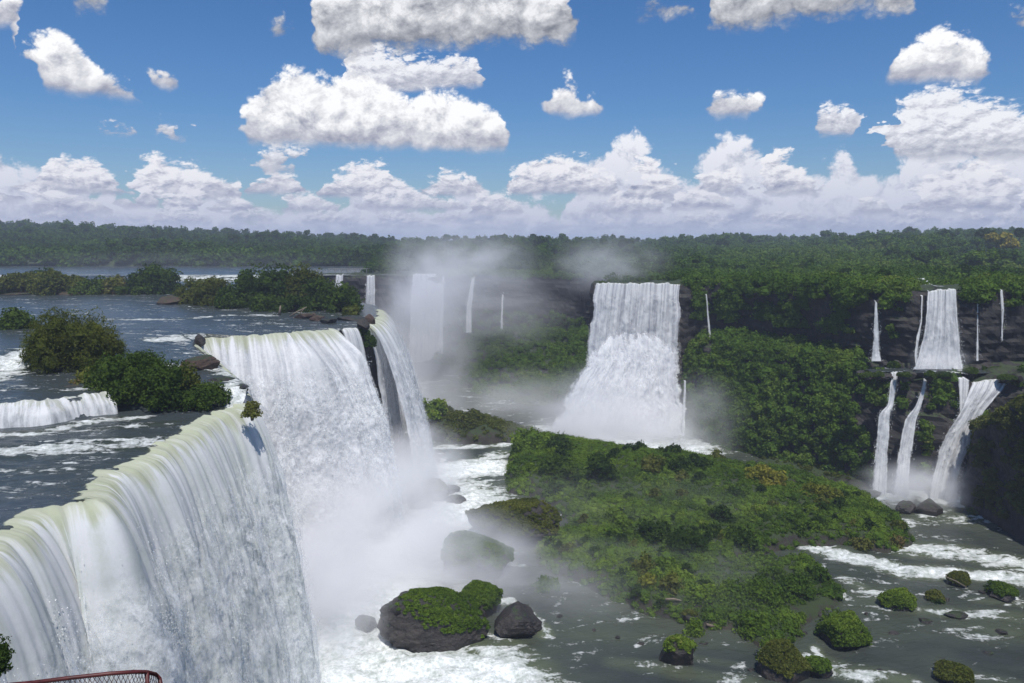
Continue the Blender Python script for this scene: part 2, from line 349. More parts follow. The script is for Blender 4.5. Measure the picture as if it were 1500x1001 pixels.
def fall_mat(name, tintlen=3.0, tintk=0.8, su=0.9, sv=0.07, thin=0.0, dark=(0.42, 0.44, 0.48), clump=0.5, puff=1.0, fine=2.6, streak0=0.75, streak1=0.28, bump=0.4):
    """white falling water; flow UV: u metres along the lip, v metres fallen"""
    m, q, o = new_mat(name)
    fl = q.node('ShaderNodeUVMap'); fl.uv_map = 'flow'
    u, v, _ = q.sep(fl.outputs[0])[:3]
    st = q.noise(q.comb(q.m('MULTIPLY', u, su), q.m('MULTIPLY', v, sv), 0.0), 1.0, 7, 0.62, 2.0, 0.25)
    cl = q.noise(q.comb(q.m('MULTIPLY', u, clump), q.m('MULTIPLY', v, clump*0.55), 3.0), 1.0, 7, 0.65, 2.1, 0.5)
    fi = q.noise(obj_pos(q), fine, 6, 0.74)
    f2 = q.noise(obj_pos(q), fine*0.33, 6, 0.68, 2.1, 0.6); wv = q.mr(v, 2.0, 16.0, streak0, streak1)
    so = q.m('ADD', q.m('MULTIPLY', cl, 0.55), q.m('MULTIPLY', f2, 0.45))
    mxf = q.node('ShaderNodeMix', data_type='FLOAT'); q.put(mxf.inputs[0], wv); q.put(mxf.inputs[2], so); q.put(mxf.inputs[3], st)
    tk = q.m('ADD', q.m('MULTIPLY', mxf.outputs[0], 0.84), q.m('MULTIPLY', fi, 0.16))
    col = q.mix(q.mr(tk, 0.38, 0.55, 0, 1), (*dark, 1), (0.90, 0.91, 0.92, 1))
    lipn = q.noise(q.comb(q.m('MULTIPLY', u, 0.30), 0.0, 0.0), 1.0, 4, 0.65)
    reach = q.m('MULTIPLY', q.mr(lipn, 0.38, 0.66, 0.12, 1.7), tintlen)
    lt = q.m('MULTIPLY', q.mr(q.m('ADD', v, q.m('MULTIPLY', q.m('SUBTRACT', st, 0.5), 7.0)), 0.0, reach, 1, 0, True), tintk)
    col = q.mix(lt, col, (0.42, 0.45, 0.22, 1))
    bp = q.node('ShaderNodeBump'); bp.inputs['Strength'].default_value = bump; bp.inputs['Distance'].default_value = 0.4*puff
    q.put(bp.inputs['Height'], tk)
    d = q.node('ShaderNodeBsdfDiffuse'); q.put(d.inputs[0], col); q.put(d.inputs['Normal'], bp.outputs[0])
    tr = q.node('ShaderNodeBsdfTranslucent'); q.put(tr.inputs[0], col)
    mx = q.node('ShaderNodeMixShader'); mx.inputs[0].default_value = 0.42
    L = m.node_tree.links
    L.new(d.outputs[0], mx.inputs[1]); L.new(tr.outputs[0], mx.inputs[2])
    e = q.attr('edge')
    al = q.mr(q.m('ADD', q.m('SUBTRACT', tk, 0.5), q.m('MULTIPLY', q.m('SUBTRACT', e, thin), 0.6)), -0.02, 0.16, 0, 1, True)
    tp = q.node('ShaderNodeBsdfTransparent'); m2 = q.node('ShaderNodeMixShader'); q.put(m2.inputs[0], al)
    L.new(tp.outputs[0], m2.inputs[1]); L.new(mx.outputs[0], m2.inputs[2]); L.new(m2.outputs[0], o.inputs[0]); return m
M_FALL = fall_mat('falling_water', 2.6, 0.62, dark=(0.70, 0.745, 0.68), fine=3.2, streak1=0.15, bump=0.28)
M_FALLB = fall_mat('falling_water_far_bank', 3.2, 0.6, 0.8, 0.05)
M_FALLS = fall_mat('falling_water_streaked', 1.0, 0.2, 1.1, 0.05, 0.32, clump=0.4)
M_FALLT = fall_mat('falling_water_thin', 0.5, 0.1, 1.6, 0.05, 0.5, clump=0.5)

# ================================================================== layout
rng = np.random.default_rng(7)
ZL = -60.0                                     # lower river
def zpts(lst, z): return [AZ(px, py, z) for px, py in lst]
A_px = [(-160,905),(-60,835),(0,790),(30,775),(62,752),(108,742),(140,738),(150,708),(185,690),(240,652),(300,614),(360,592)]
LA = np.array(zpts(A_px, -21.5))
NOTCH = np.array([AZ(366,578,-20.8), AZ(345,552,-19.6), AZ(318,530,-19.2), AZ(290,508,-19.0)])
LB = np.array([AZ(px, py, -19.0) for px, py in [(262,499),(300,495),(345,493),(390,491),(430,489),(465,485),(490,482),(512,480)]])
LC = np.array([(-34.0,181,-19.0), (-33.5,190,-19), (-34.5,200,-19), (-37,214,-19)])
LIPX = np.array([[LA[0][0]-3, 20]] + [[p[0], p[1]] for p in LA] + [[p[0], p[1]] for p in NOTCH] + [[p[0], p[1]] for p in LB[1:]] + [[-33.5,178],[-33.5,190],[-34.5,200],[-37,214],[-41,235],[-70,290],[-104,345],[-108,372],[-100,397]])
LIPX = LIPX[np.argsort(LIPX[:, 1])]
def lip_x(y): return np.interp(y, LIPX[:, 1], LIPX[:, 0])

# ------------------------------------------------------------------ strokes of foam (world) given by photo points
def stroke_field(x, y, strokes):
    f = np.zeros_like(x)
    for pts, r, k in strokes:
        pts = np.asarray(pts)[:, :2]
        for a, c_ in zip(pts[:-1], pts[1:]):
            d = c_-a; L2 = (d**2).sum()+1e-9
            t = np.clip(((x-a[0])*d[0]+(y-a[1])*d[1])/L2, 0, 1)
            dist = np.hypot(x-a[0]-t*d[0], y-a[1]-t*d[1])
            f = np.maximum(f, k*(1-sstep(0.0, 1.25*r, dist)))
    return f
def S(pts, z, r, k): return (zpts(pts, z), r, k)

# ------------------------------------------------------------------ upper river (left)
STEP = np.array([AZ(px, py, -21.3)[:2] for px, py in [(-260,640),(0,624),(80,618),(150,606),(170,600),(250,602),(345,594)]])
def step_y(x): return np.interp(x, STEP[:, 0], STEP[:, 1])
ST2 = AZ(20, 545, -19.0)
def Hup(x, y):
    s1 = step_y(x)
    h = -21.5 + 2.1*sstep(0.2, 3.2, y-s1)*1.0 + 0.25*sstep(0, 1.0, y-s1)
    h = h + 1.6*sstep(0, 5.0, y-ST2[1]-0*x)*sstep(-52, -72, x)*(1-sstep(150, 185, y))
    h = h + 0.15*sstep(3, 20, y-s1)
    h = h + 2.4*sstep(384, 395, y)
    return h
UPF = [S([(-60,640),(60,632),(160,612),(200,612)], -21.4, 2.4, 0.8), S([(-20,665),(120,655),(210,650)], -21.5, 6.0, 0.75),
       S([(-40,690),(100,690)], -21.5, 3.0, 0.5), S([(0,640),(140,628),(250,620)], -21.5, 3, 0.5), S([(0,735),(60,720)], -21.5, 1.5, 0.3), S([(0,785),(62,752),(108,742),(146,720)], -21.5, 0.6, 0.5),
       S([(-60,560),(20,535),(42,520)], -18.2, 5.0, 1.0), S([(0,570),(100,572),(150,560)], -19.0, 2.5, 0.45), S([(60,545),(120,560)], -19.0, 2.0, 0.3),
       S([(160,468),(260,468),(330,462),(400,462)], -19, 4.0, 0.62), S([(340,478),(395,474)], -19, 3.0, 0.5), S([(150,455),(300,456)], -19, 2.0, 0.35),
       S([(60,447),(200,446),(330,452)], -19, 3.5, 0.32), S([(0,440),(120,441)], -19, 2.0, 0.35),
       S([(230,508),(262,503),(300,497)], -19, 5, 0.9), S([(180,500),(240,502)], -19, 3, 0.35), S([(210,540),(330,545),(345,575)], -19.6, 4, 0.75),
       S([(260,600),(360,602)], -21.5, 1.2, 0.35), S([(480,455),(520,468),(545,478)], -19, 4, 0.5),
       S([(-200,404),(220,404),(600,404)], -18.0, 9.0, 0.0)]
def foam_up(x, y):
    f = stroke_field(x, y, UPF)
    f = np.maximum(f, 0.75*sstep(376, 384, y)*(1-sstep(400, 408, y))*sstep(-0.25, 0.15, fbm(P3(x*0.03, y*0.02+9), 3, 5)+0.25*sstep(-190, -150, x)-0.12))
    f = np.maximum(f, 0.24+0.22*fbm(P3(x*0.05, y*0.15), 3, 8))
    return f
ys = np.concatenate([np.arange(22, 60, 0.35), np.arange(60, 125, 0.4), np.arange(125, 230, 0.8), np.arange(230, 376, 2.0), np.arange(376, 398.1, 0.6)])
ws = np.concatenate([np.arange(0, 3, 0.25), np.arange(3, 70, 0.45), np.arange(70, 140, 1.2), np.arange(140, 460, 6.0)])
YY, WW = np.meshgrid(ys, ws, indexing='ij'); XX = lip_x(YY)-WW
def waves(x, y, f):
    w = 0.10*fbm(P3(x*0.35, y*0.9), 4, 21) + f*0.45*fbm(P3(x*0.8, y*1.4), 4, 22)
    return w
FO = foam_up(XX, YY)
ZZ = Hup(XX, YY)+waves(XX, YY, FO)*sstep(0, 2.5, WW) - 0.5*(1-sstep(0, 1.2, WW))
mesh_obj('upper_river', P3(XX, YY, ZZ), grid_faces(len(ys), len(ws))[:, ::-1], M_UPPER, attrs={'foam': ('POINT', FO)}, uv=np.stack([XX.ravel()*0.45, YY.ravel()*1.3], -1))
tag(bpy.data.objects['upper_river'], 'dark blue river sliding towards the brink of the near falls', None, None, 'structure')
xs = np.arange(-600, 60, 4.0); y2 = np.concatenate([np.arange(396.5, 420, 1.0), np.arange(420, 700, 4.0)])
YY, XX = np.meshgrid(y2, xs, indexing='ij')
FO = np.maximum(0.2+0.15*fbm(P3(XX*0.02, YY*0.1), 3, 31), 0.8*(1-sstep(398, 406, YY)))
mesh_obj('far_river', P3(XX, YY, -16.5+0.1*fbm(P3(XX*.3, YY*.5), 2, 3)), grid_faces(len(y2), len(xs))[:, ::-1], M_UPPER, attrs={'foam': ('POINT', FO)}, uv=np.stack([XX.ravel()*0.2, YY.ravel()*1.0], -1))
tag(bpy.data.objects['far_river'], 'wide pale blue river above the distant falls', None, None, 'structure')

# ------------------------------------------------------------------ lower river
LOF = [S([(360,1060),(400,980),(440,900),(500,830),(560,770),(600,740)], ZL, 30, 1.9), S([(600,700),(660,688),(710,684)], ZL, 11, 1.7), S([(700,680),(735,665)], ZL, 6, 0.9), S([(640,720),(700,712)], ZL, 8, 0.6),
       S([(520,870),(600,830)], ZL, 16, 1.6), S([(480,1010),(600,990),(700,1000)], ZL, 14, 1.5), S([(600,940),(700,975),(800,1010)], ZL, 6, 0.75), S([(680,800),(600,800)], ZL, 14, 1.1),
       S([(560,730),(640,740),(690,730)], ZL, 5, 0.5), S([(745,825),(765,830)], ZL, 1.5, 0.9), S([(700,905),(715,885),(745,880)], ZL, 2, 0.9), S([(765,895),(800,930)], ZL, 2.4, 0.85), S([(715,930),(760,945)], ZL, 2.4, 0.6),
       S([(620,655),(700,655),(745,652)], ZL, 4, 0.85), S([(800,635),(900,655),(1010,655)], ZL, 16, 1.2),
       S([(1285,728),(1340,722),(1400,735)], ZL, 7, 1.1), S([(1200,803),(1260,820),(1330,838),(1400,840),(1500,850)], ZL, 5, 0.95), S([(1330,805),(1400,808),(1500,830)], ZL, 7, 0.85),
       S([(1240,850),(1280,868)], ZL, 3, 0.6), S([(1345,895),(1420,900),(1500,905)], ZL, 4, 0.55), S([(1430,880),(1500,885)], ZL, 3, 0.45), S([(1190,965),(1240,985),(1330,1000)], ZL, 4, 0.65),
       S([(1195,950),(1215,985)], ZL, 1.5, 0.9), S([(900,970),(1000,985),(1100,1000)], ZL, 3, 0.45), S([(1380,985),(1480,1000)], ZL, 3, 0.4), S([(1000,960),(1080,975)], ZL, 2, 0.35), S([(840,930),(940,935)], ZL, 3, 0.4)]
xs = np.concatenate([np.arange(-60, 122, 0.42), np.arange(122, 300, 4)]); y2 = np.concatenate([np.arange(60, 215, 0.42), np.arange(215, 400, 1.5)])
YY, XX = np.meshgrid(y2, xs, indexing='ij')
FO = stroke_field(XX, YY, LOF); FO = np.maximum(FO, 0.25+0.42*fbm(P3(XX*0.05, YY*0.08), 4, 41))
zz = ZL + 0.30*fbm(P3(XX*0.3, YY*0.5), 5, 42) + np.clip(FO, 0, 1.2)*0.8*fbm(P3(XX*0.35, YY*0.5), 5, 43)
mesh_obj('gorge_river', P3(XX, YY, zz), grid_faces(len(y2), len(xs))[:, ::-1], M_LOWER, attrs={'foam': ('POINT', FO)}, uv=np.stack([XX.ravel()*0.5+0.15*YY.ravel(), YY.ravel()*1.25-0.2*XX.ravel()], -1))
tag(bpy.data.objects['gorge_river'], 'grey green river churning white at the foot of the falls', None, None, 'structure')

# ------------------------------------------------------------------ cliffs
def strip(name, stations, mat, rs=1.0, rp=1.0, amp=1.6, label=None, seed=3):
    """stations: list of (polyline of profile points); same count each"""
    St = np.array(stations, float); n, k, _ = St.shape
    seg = np.linalg.norm(np.diff(St[:, 1], axis=0), axis=1); s = np.concatenate([[0], np.cumsum(seg)])
    sn = np.linspace(0, s[-1], max(2, int(s[-1]/rs)))
    P = np.stack([[np.interp(sn, s, St[:, j, a]) for a in range(3)] for j in range(k)])     # k,3,ns
    P = np.transpose(P, (2, 0, 1))
    rows = []
    ln = np.linalg.norm(np.diff(P, axis=1), axis=2).mean(0)
    for j in range(k-1):
        m_ = max(1, int(ln[j]/rp))
        for q_ in range(m_): rows.append(P[:, j]*(1-q_/m_)+P[:, j+1]*(q_/m_))
    rows.append(P[:, -1]); V = np.stack(rows, 1)
    du = np.gradient(V, axis=0); dv = np.gradient(V, axis=1); N = np.cross(dv, du); N /= np.linalg.norm(N, axis=2, keepdims=True)+1e-9
    q = V*np.array([1, 1, 1.0])
    big = fbm(q*0.09, 3, seed); strata = fbm(q*np.array([.12, .12, .9]), 4, seed+4); sm = fbm(q*0.5, 4, seed+8)
    d = amp*(1.3*big+0.7*strata+0.55*sm)
    e = np.minimum(np.linspace(0, 1, V.shape[1])*12, 1)
    V = V + N*(d*e[None, :])[..., None]
    o = mesh_obj(name, V, grid_faces(V.shape[0], V.shape[1]), mat, smooth=False)
    tag(o, label, None, None, 'structure')
    return o, V, N, sn
def prof(x, y, zt, n, pts):
    n = np.array(n, float); n /= np.linalg.norm(n)
    return [(x+n[0]*o, y+n[1]*o, z) for o, z in pts]
def cliffp(x, y, zt, n, zter, o4, o5, z5, o6, z6, o7):
    return prof(x, y, zt, n, [(-16, zt+0.6), (-4, zt+0.4), (0, zt), (1.0, zt-2.5), (0.6, (zt+zter)/2), (0.2, zter+1.5), (o4, zter), (o5, z5), (o6, z6), (o7, -62)])
right_st = [
 cliffp(-100,398,-17,(1,-.4),-58,1.5,2,-59,2.5,-60,3), cliffp(-88,396,-17,(.2,-1),-58,1.5,2,-59,2.5,-60,3), cliffp(-60,395,-16.8,(0,-1),-58,1.5,2,-59,2.5,-60,4),
 cliffp(-30,388,-16.6,(0,-1),-55,2,6,-56,9,-58,14), cliffp(-18,384,-16.5,(0,-1),-46,2,18,-48,45,-54,75), cliffp(5,372,-16.3,(-.1,-1),-41,2,20,-43,52,-52,88),
 cliffp(30,352,-16,(-.25,-1),-40,2,16,-42,40,-52,75), cliffp(46,322,-15.5,(-.8,-.6),-40,2,12,-42,25,-52,45), cliffp(42,285,-15,(-1,-.1),-42,2,7,-43,12,-52,20),
 cliffp(33,262,-14.5,(-1,-.3),-44,1.5,4,-46,6,-54,10), cliffp(26.5,253,-14,(-.7,-.7),-45,1.5,3,-46,5,-54,8), cliffp(40,251,-14,(0,-1),-45,1.5,3,-46,5,-54,8),
 cliffp(56,251,-14,(.1,-1),-40,1.5,4,-42,7,-52,12), cliffp(62,251,-14,(-.1,-1),-31,2,9,-33,15,-48,22), cliffp(74,243,-13.5,(-.4,-.9),-30.5,2,11,-32.5,18,-47,24),
 cliffp(86,226,-12.8,(-.6,-.8),-30.5,2,10,-32,17,-46,22), cliffp(94,206,-12.3,(-.5,-.85),-31.5,2,9,-32.5,15,-47,19), cliffp(100,199,-12.2,(-.2,-1),-32.4,2,11,-33,16,-47,18),
 cliffp(106,197,-12.2,(0,-1),-32.4,2,13,-33,17,-47,19), cliffp(118,196,-12.0,(0,-1),-32.4,2,14,-33,17,-47,20), cliffp(138,195,-11.5,(0,-1),-31,2,14,-32,18,-46,21),
 cliffp(190,192,-11,(0,-1),-30,2,14,-32,18,-46,21), cliffp(300,190,-11,(0,-1),-30,2,14,-32,18,-46,21)]
rc, rcV, rcN, rcS = strip('far_cliff', right_st, M_CLIFF, 1.0, 1.0, 1.5, 'dark basalt cliff with a green terrace across the gorge')
head_st = [prof(x, y, z, (-1, ny), [(26, z+1.0), (8, z+0.8), (2, z+0.3), (0, z-1), (0.6, z-6), (0.2, (z-62)/2), (-0.5, -58), (-1.5, -63)]) for x, y, z, ny in []]
def headp(x, y, z, n): return prof(x, y, z, n, [(-60, z+6), (-20, z+3.5), (-6, z+1.2), (0, z), (0.8, z-3), (0.3, (z-60)*0.5), (1.5, -56), (3.0, -63)])
head_st = [headp(128,180,-44,(-.3,1)), headp(110,178,-44,(-.6,.8)), headp(106,171,-41.5,(-1,.1)), headp(105.5,163,-37,(-1,0)), headp(105.5,155,-32.5,(-1,0)), headp(106,144,-28,(-1,0)), headp(108,130,-27,(-1,-.1)), headp(120,100,-27,(-1,-.2))]
hc, hcV, hcN, _ = strip('right_headland', head_st, M_CLIFF, 0.8, 0.9, 1.1, 'dark wet rock headland beside the right hand cascades', seed=13)
left_pts = [(LA[0][0]-1, 15)] + [(p[0]-1.0, p[1]) for p in LA] + [(p[0]-1.2, p[1]+.6) for p in NOTCH] + [(p[0]-0.4, p[1]+1.2) for p in LB[1:]] + [(-35.2,176),(-35,190),(-36,200),(-38.5,214),(-42.5,235),(-71.5,290),(-106,345),(-110,372),(-101,399)]
lp = np.array(left_pts); tt = np.gradient(lp, axis=0); nn = np.stack([tt[:, 1], -tt[:, 0]], -1); nn /= np.linalg.norm(nn, axis=1, keepdims=True)
zt = np.where(lp[:, 1] < 104, -22.2, -19.7)
left_st = [prof(x, y, z, n, [(-3, z+0.1), (0, z), (0.8, z-2), (0.5, z-12), (1.5, -45), (1.5, -63)]) for (x, y), z, n in zip(lp, zt, nn)]
lc, lcV, lcN, _ = strip('near_cliff', left_st, M_CLIFF, 0.8, 0.9, 0.9, 'wet black rock wall behind the curtain of the near falls', seed=23)

# ------------------------------------------------------------------ plateau terrain
edge = [(st[2][0], st[2][1]) for st in right_st]
poly = np.array(edge + [(700, 188), (700, -200), (-900, -200), (-900, 397)])
def inside(x, y, poly):
    r = np.zeros(x.shape, bool); n = len(poly)
    for i in range(n):
        x1, y1 = poly[i]; x2, y2_ = poly[(i+1) % n]
        if y1 == y2_: continue
        c_ = ((y1 > y) != (y2_ > y)) & (x < (x2-x1)*(y-y1)/(y2_-y1)+x1); r ^= c_
    return r
def Zter(x, y):
    base = np.interp(y, [180, 250, 400, 600], [-11.3, -13.8, -16.0, -15.5])
    u = x/np.maximum(y, 1)
    hill = np.interp(u, [-0.8, -0.66, -0.4, -0.13, 0.2, 0.35, 0.5, 0.67, 0.9], [19, 17, 6, -6, -7, -4, 5, 12, 14])
    z = base + (hill+15)*sstep(380, 1150, y) + (y > 1150)*0
    z = z - (y > 1300)*(y-1300)*0.002
    riv = (1-sstep(-0.20*y-2, -0.187*y+6, x))*(1-sstep(540, 556, y))
    riv = np.maximum(riv, (1-sstep(8, 20, x))*(1-sstep(412, 424, y)))
    z = z*(1-riv) + (-24)*riv
    z = z + 0.8*fbm(P3(x*0.03, y*0.03), 3, 51)
    return z
M_GROUND = rock_mat('forest_floor', [(0.3, (.018,.028,.010)), (.5, (.03,.045,.015)), (.7, (.05,.06,.025))], 0.08, 0.0, 0.95, 0.2)
Vs, Fs, off = [], [], 0
for (x0, x1, y0, y1, st, hole) in [(-320, 620, 186, 700, 4.0, None), (-6000, 6000, 186, 7000, 40.0, (-318, 618, 188, 698))]:
    gx = np.arange(x0, x1+.1, st); gy = np.arange(y0, y1+.1, st); YY, XX = np.meshgrid(gy, gx, indexing='ij')
    f = grid_faces(len(gy), len(gx))[:, ::-1]; ins = inside(XX, YY, poly).ravel()
    bad = ins[f].any(1)
    if hole: hx = ((XX > hole[0]) & (XX < hole[1]) & (YY > hole[2]) & (YY < hole[3])).ravel(); bad |= hx[f].all(1)
    V = P3(XX, YY, Zter(XX, YY)).reshape(-1, 3)
    if hole: V[:, 2] -= 0.6
    Vs.append(V); Fs.append(f[~bad]+off); off += len(V)
mesh_obj('terrain', np.concatenate(Vs), np.concatenate(Fs), M_GROUND)
tag(bpy.data.objects['terrain'], 'low forested plateau reaching to the horizon', None, None, 'structure')

# ------------------------------------------------------------------ foliage built of leaf clumps
CS = []   # cube-sphere core
for ax in range(3):
    for sg in (-1, 1):
        for i in range(2):
            for j in range(2):
                qd = []
                for (a_, b_) in ((i, j), (i+1, j), (i+1, j+1), (i, j+1)):
                    v = [0, 0, 0]; v[ax] = sg; v[(ax+1) % 3] = a_-1; v[(ax+2) % 3] = b_-1
                    v = np.array(v, float); qd.append(v/np.linalg.norm(v))
                CS.append(qd if sg > 0 else qd[::-1])
CS = np.array(CS)           # 24,4,3
def crowns(P, R, K, card, flat=0.8, lump=0.3, tint=0.4, core=0.78, zmin=-0.35, spread=0.7, aspect=0.6, up=0.0):
    P = np.asarray(P, float).reshape(-1, 3); N = len(P); R = np.broadcast_to(R, (N,)).astype(float); card = np.broadcast_to(card, (N,)); tint = np.broadcast_to(tint, (N,))
    d = rng.normal(size=(N, K, 3)); d[..., 2] = np.abs(d[..., 2]+up); d /= np.linalg.norm(d, axis=2, keepdims=True)
    d[..., 2] = zmin + (1-zmin)*d[..., 2]; d /= np.linalg.norm(d, axis=2, keepdims=True)
    off = P[:, None]*3.3
    def rad(dd): return 0.86+lump*vnoise(dd*2.3+off, 77)+0.45*lump*vnoise(dd*5.1+off, 78)
    r = R[:, None]*rad(d)*(0.86+0.18*rng.random((N, K)))
    pos = P[:, None] + d*r[..., None]*np.array([1, 1, flat])
    nrm = d + spread*rng.normal(size=(N, K, 3)); nrm /= np.linalg.norm(nrm, axis=2, keepdims=True)
    t1 = np.cross(nrm, rng.normal(size=(N, K, 3))); t1 /= np.linalg.norm(t1, axis=2, keepdims=True)+1e-9
    t2 = np.cross(nrm, t1)
    s = (card[:, None]*(0.55+0.8*rng.random((N, K))))[..., None]
    V = np.stack([pos-t1*s, pos-t2*s*aspect+nrm*s*0.12, pos+t1*s, pos+t2*s*aspect+nrm*s*0.12], 2).reshape(-1, 4, 3)
    T = (tint[:, None]+0.34*(rng.random((N, K))-0.5)).reshape(-1)
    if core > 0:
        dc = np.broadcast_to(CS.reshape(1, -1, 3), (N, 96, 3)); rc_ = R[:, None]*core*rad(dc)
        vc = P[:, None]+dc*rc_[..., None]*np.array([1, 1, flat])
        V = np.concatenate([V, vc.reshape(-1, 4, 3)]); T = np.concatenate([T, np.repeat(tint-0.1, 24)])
    return V.astype(np.float32), T.astype(np.float32)
def foliage_obj(name, VT, mat, parent=None):
    V = np.concatenate([v for v, t in VT]); T = np.concatenate([t for v, t in VT]); n = len(V)
    return mesh_obj(name, V.reshape(-1, 3), np.arange(n*4).reshape(-1, 4), mat, parent, smooth=False, attrs={'tint': ('FACE', T)})
def proj(P):
    P = np.asarray(P); c_, s_ = math.cos(PITCH), math.sin(PITCH)
    dep = P[..., 1]*c_ - P[..., 2]*s_; up = P[..., 1]*s_ + P[..., 2]*c_
    return 750+F*P[..., 0]/dep, 500.5-F*up/dep

# far wood
def wood_points(y0, y1, sp, umin=-0.75, umax=0.75):
    n = int(0.5*(umax-umin)*(y1*y1-y0*y0)/(sp*sp))
    y = np.sqrt(rng.random(n)*(y1*y1-y0*y0)+y0*y0); x = y*(umin+(umax-umin)*rng.random(n))
    return x, y
VT = []
for (y0, y1, sp, R0, R1, H0, H1, K, card) in [(186, 260, 3.0, 1.3, 2.6, 1.5, 3.6, 150, 0.36), (260, 380, 4.0, 1.8, 3.4, 2.2, 5.0, 120, 0.5), (380, 560, 6.0, 2.6, 4.8, 4.5, 10.5, 110, 0.8), (560, 850, 8.0, 3.2, 6.0, 7, 14, 80, 1.1), (850, 1300, 11, 4.2, 7.5, 8, 16, 70, 1.5)]:
    x, y = wood_points(y0, y1, sp)
    z = Zter(x, y); ok = (~inside(x, y, poly)) & (z > -19.5)
    # keep the small rivers on the plateau open
    px_, py_ = proj(P3(x, y, z))
    ok &= ~((px_ > 1318) & (px_ < 1420) & (y < 204)) & ~((px_ > 1340) & (px_ < 1520) & (y < 212) & (y > 196)) & ~((px_ > 905) & (px_ < 1003) & (y < 258))
    x, y, z = x[ok], y[ok], z[ok]; n = len(x)
    g = 0.5+0.5*fbm(P3(x*0.012, y*0.012), 3, 61); u = x/y
    R = R0+(R1-R0)*rng.random(n)**1.6; H = H0+(H1-H0)*rng.random(n)**1.3
    tall = sstep(0.55, 0.8, g+0.25*(rng.random(n)-0.5)); H = H*(0.65+0.6*tall)
    t = 0.10+0.42*rng.random(n)*g+0.42*sstep(0.05, 0.35, u)*(1-0.6*tall)*(1-0.4*sstep(600, 1000, y))+0.03
    if y0 == 560:
        nb = 420; xb = -420+330*rng.random(nb); yb = 548+14*rng.random(nb); zb_ = Zter(xb, yb); kb = (zb_ > -23)
        x = np.concatenate([x, xb[kb]]); y = np.concatenate([y, yb[kb]]); z = np.concatenate([z, np.maximum(zb_[kb], -17.5)]); mb = kb.sum()
        R = np.concatenate([R, 3.5+2.5*rng.random(mb)]); H = np.concatenate([H, 4+6*rng.random(mb)]); t = np.concatenate([t, 0.1+0.3*rng.random(mb)])
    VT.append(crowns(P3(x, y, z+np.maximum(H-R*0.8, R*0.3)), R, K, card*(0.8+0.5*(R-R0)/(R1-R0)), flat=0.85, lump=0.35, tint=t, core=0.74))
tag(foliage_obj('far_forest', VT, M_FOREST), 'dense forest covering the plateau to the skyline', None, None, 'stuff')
print('forest faces', sum(len(v) for v, t in VT))

# vegetation on the far cliff and its terrace
EXC = [(862,1006,400,700), (1268,1298,428,545), (1342,1412,410,560), (1301,1319,535,606), (1276,1308,598,740), (1338,1360,540,620), (1308,1346,604,740), (1362,1424,600,740), (1400,1480,548,604), (1460,1474,415,500), (1033,1046,425,520), (1420,1432,440,540), (1300,1500,530,556), (1330,1345,430,560)]
def veg_on(V, N, prob, Rr, K, card, tintf, seed, per=1.0, sink=0.35):
    P = V[:-1, :-1].reshape(-1, 3); Nn = N[:-1, :-1].reshape(-1, 3)
    pr = prob(P, Nn)*per
    k = rng.random(len(P)) < pr; P, Nn = P[k], Nn[k]
    P = P+rng.normal(size=P.shape)*0.4
    px_, py_ = proj(P); ok = np.ones(len(P), bool)
    for a_, b_, c_, d_ in EXC: ok &= ~((px_ > a_) & (px_ < b_) & (py_ > c_) & (py_ < d_))
    P, Nn = P[ok], Nn[ok]; n = len(P)
    R = Rr[0]+(Rr[1]-Rr[0])*rng.random(n)**2
    return crowns(P+np.stack([Nn[:, 0]*R*0.1, Nn[:, 1]*R*0.1, R*sink], -1), R, K, card, flat=0.85, lump=0.35, tint=tintf(P), core=0.75, zmin=-0.7)
def prob_right(P, N):
    px_, py_ = proj(P); g = 0.5+0.5*fbm(P*np.array([.09, .09, .14]), 3, 71)
    z = P[:, 2]; flat_ = np.abs(N[:, 2]) > 0.35
    pr = np.where(flat_, 0.42, 0.0)
    wall = ~flat_
    hang = sstep(0.38, 0.58, g)*(px_ > 1015)*(px_ < 1345)*(z > -25)*0.42 + (z > -16)*(px_ > 1015)*(px_ < 1500)*0.3 + sstep(0.58, 0.68, g)*(px_ >= 1345)*0.14
    pr = np.where(wall, hang, pr)
    pr = np.where(wall & (z < -33.5) & (px_ > 1003) & (px_ < 1440), 0.5*sstep(0.15, 0.35, g), pr)
    pr = np.where((px_ > 1290) & (py_ < 560) & (z < -28), pr*np.where(px_ > 1430, 0.5, 0.12), pr)
    pr = np.where((px_ < 860) & (px_ > 640) & (z < -34), 0.25, pr); pr = np.where(px_ < 640, 0.0, pr)
    pr = np.where((px_ >= 860) & (px_ < 1003), 0.03, pr)
    return pr
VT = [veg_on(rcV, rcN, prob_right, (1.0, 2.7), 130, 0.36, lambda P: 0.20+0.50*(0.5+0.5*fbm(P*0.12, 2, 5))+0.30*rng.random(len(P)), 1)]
tag(foliage_obj('cliff_vegetation', VT, M_FOREST), 'green shrubs cloaking the far cliff and its terrace', None, None, 'stuff')
print('cliff veg', len(VT[0][0]))
def prob_head(P, N):
    g = 0.5+0.5*fbm(P*0.15, 3, 73)
    return np.where(P[:, 2] > np.interp(P[:, 1], [144, 163, 179], [-33, -39, -46]), 0.5*(P[:, 0] < 135), sstep(0.42, 0.60, g)*0.5)
VT = [veg_on(hcV, hcN, prob_head, (0.7, 1.7), 160, 0.26, lambda P: 0.3+0.3*rng.random(len(P)), 2)]
tag(foliage_obj('headland_vegetation', VT, M_OLIVE), 'olive green scrub topping the right hand headland', None, None, 'stuff')

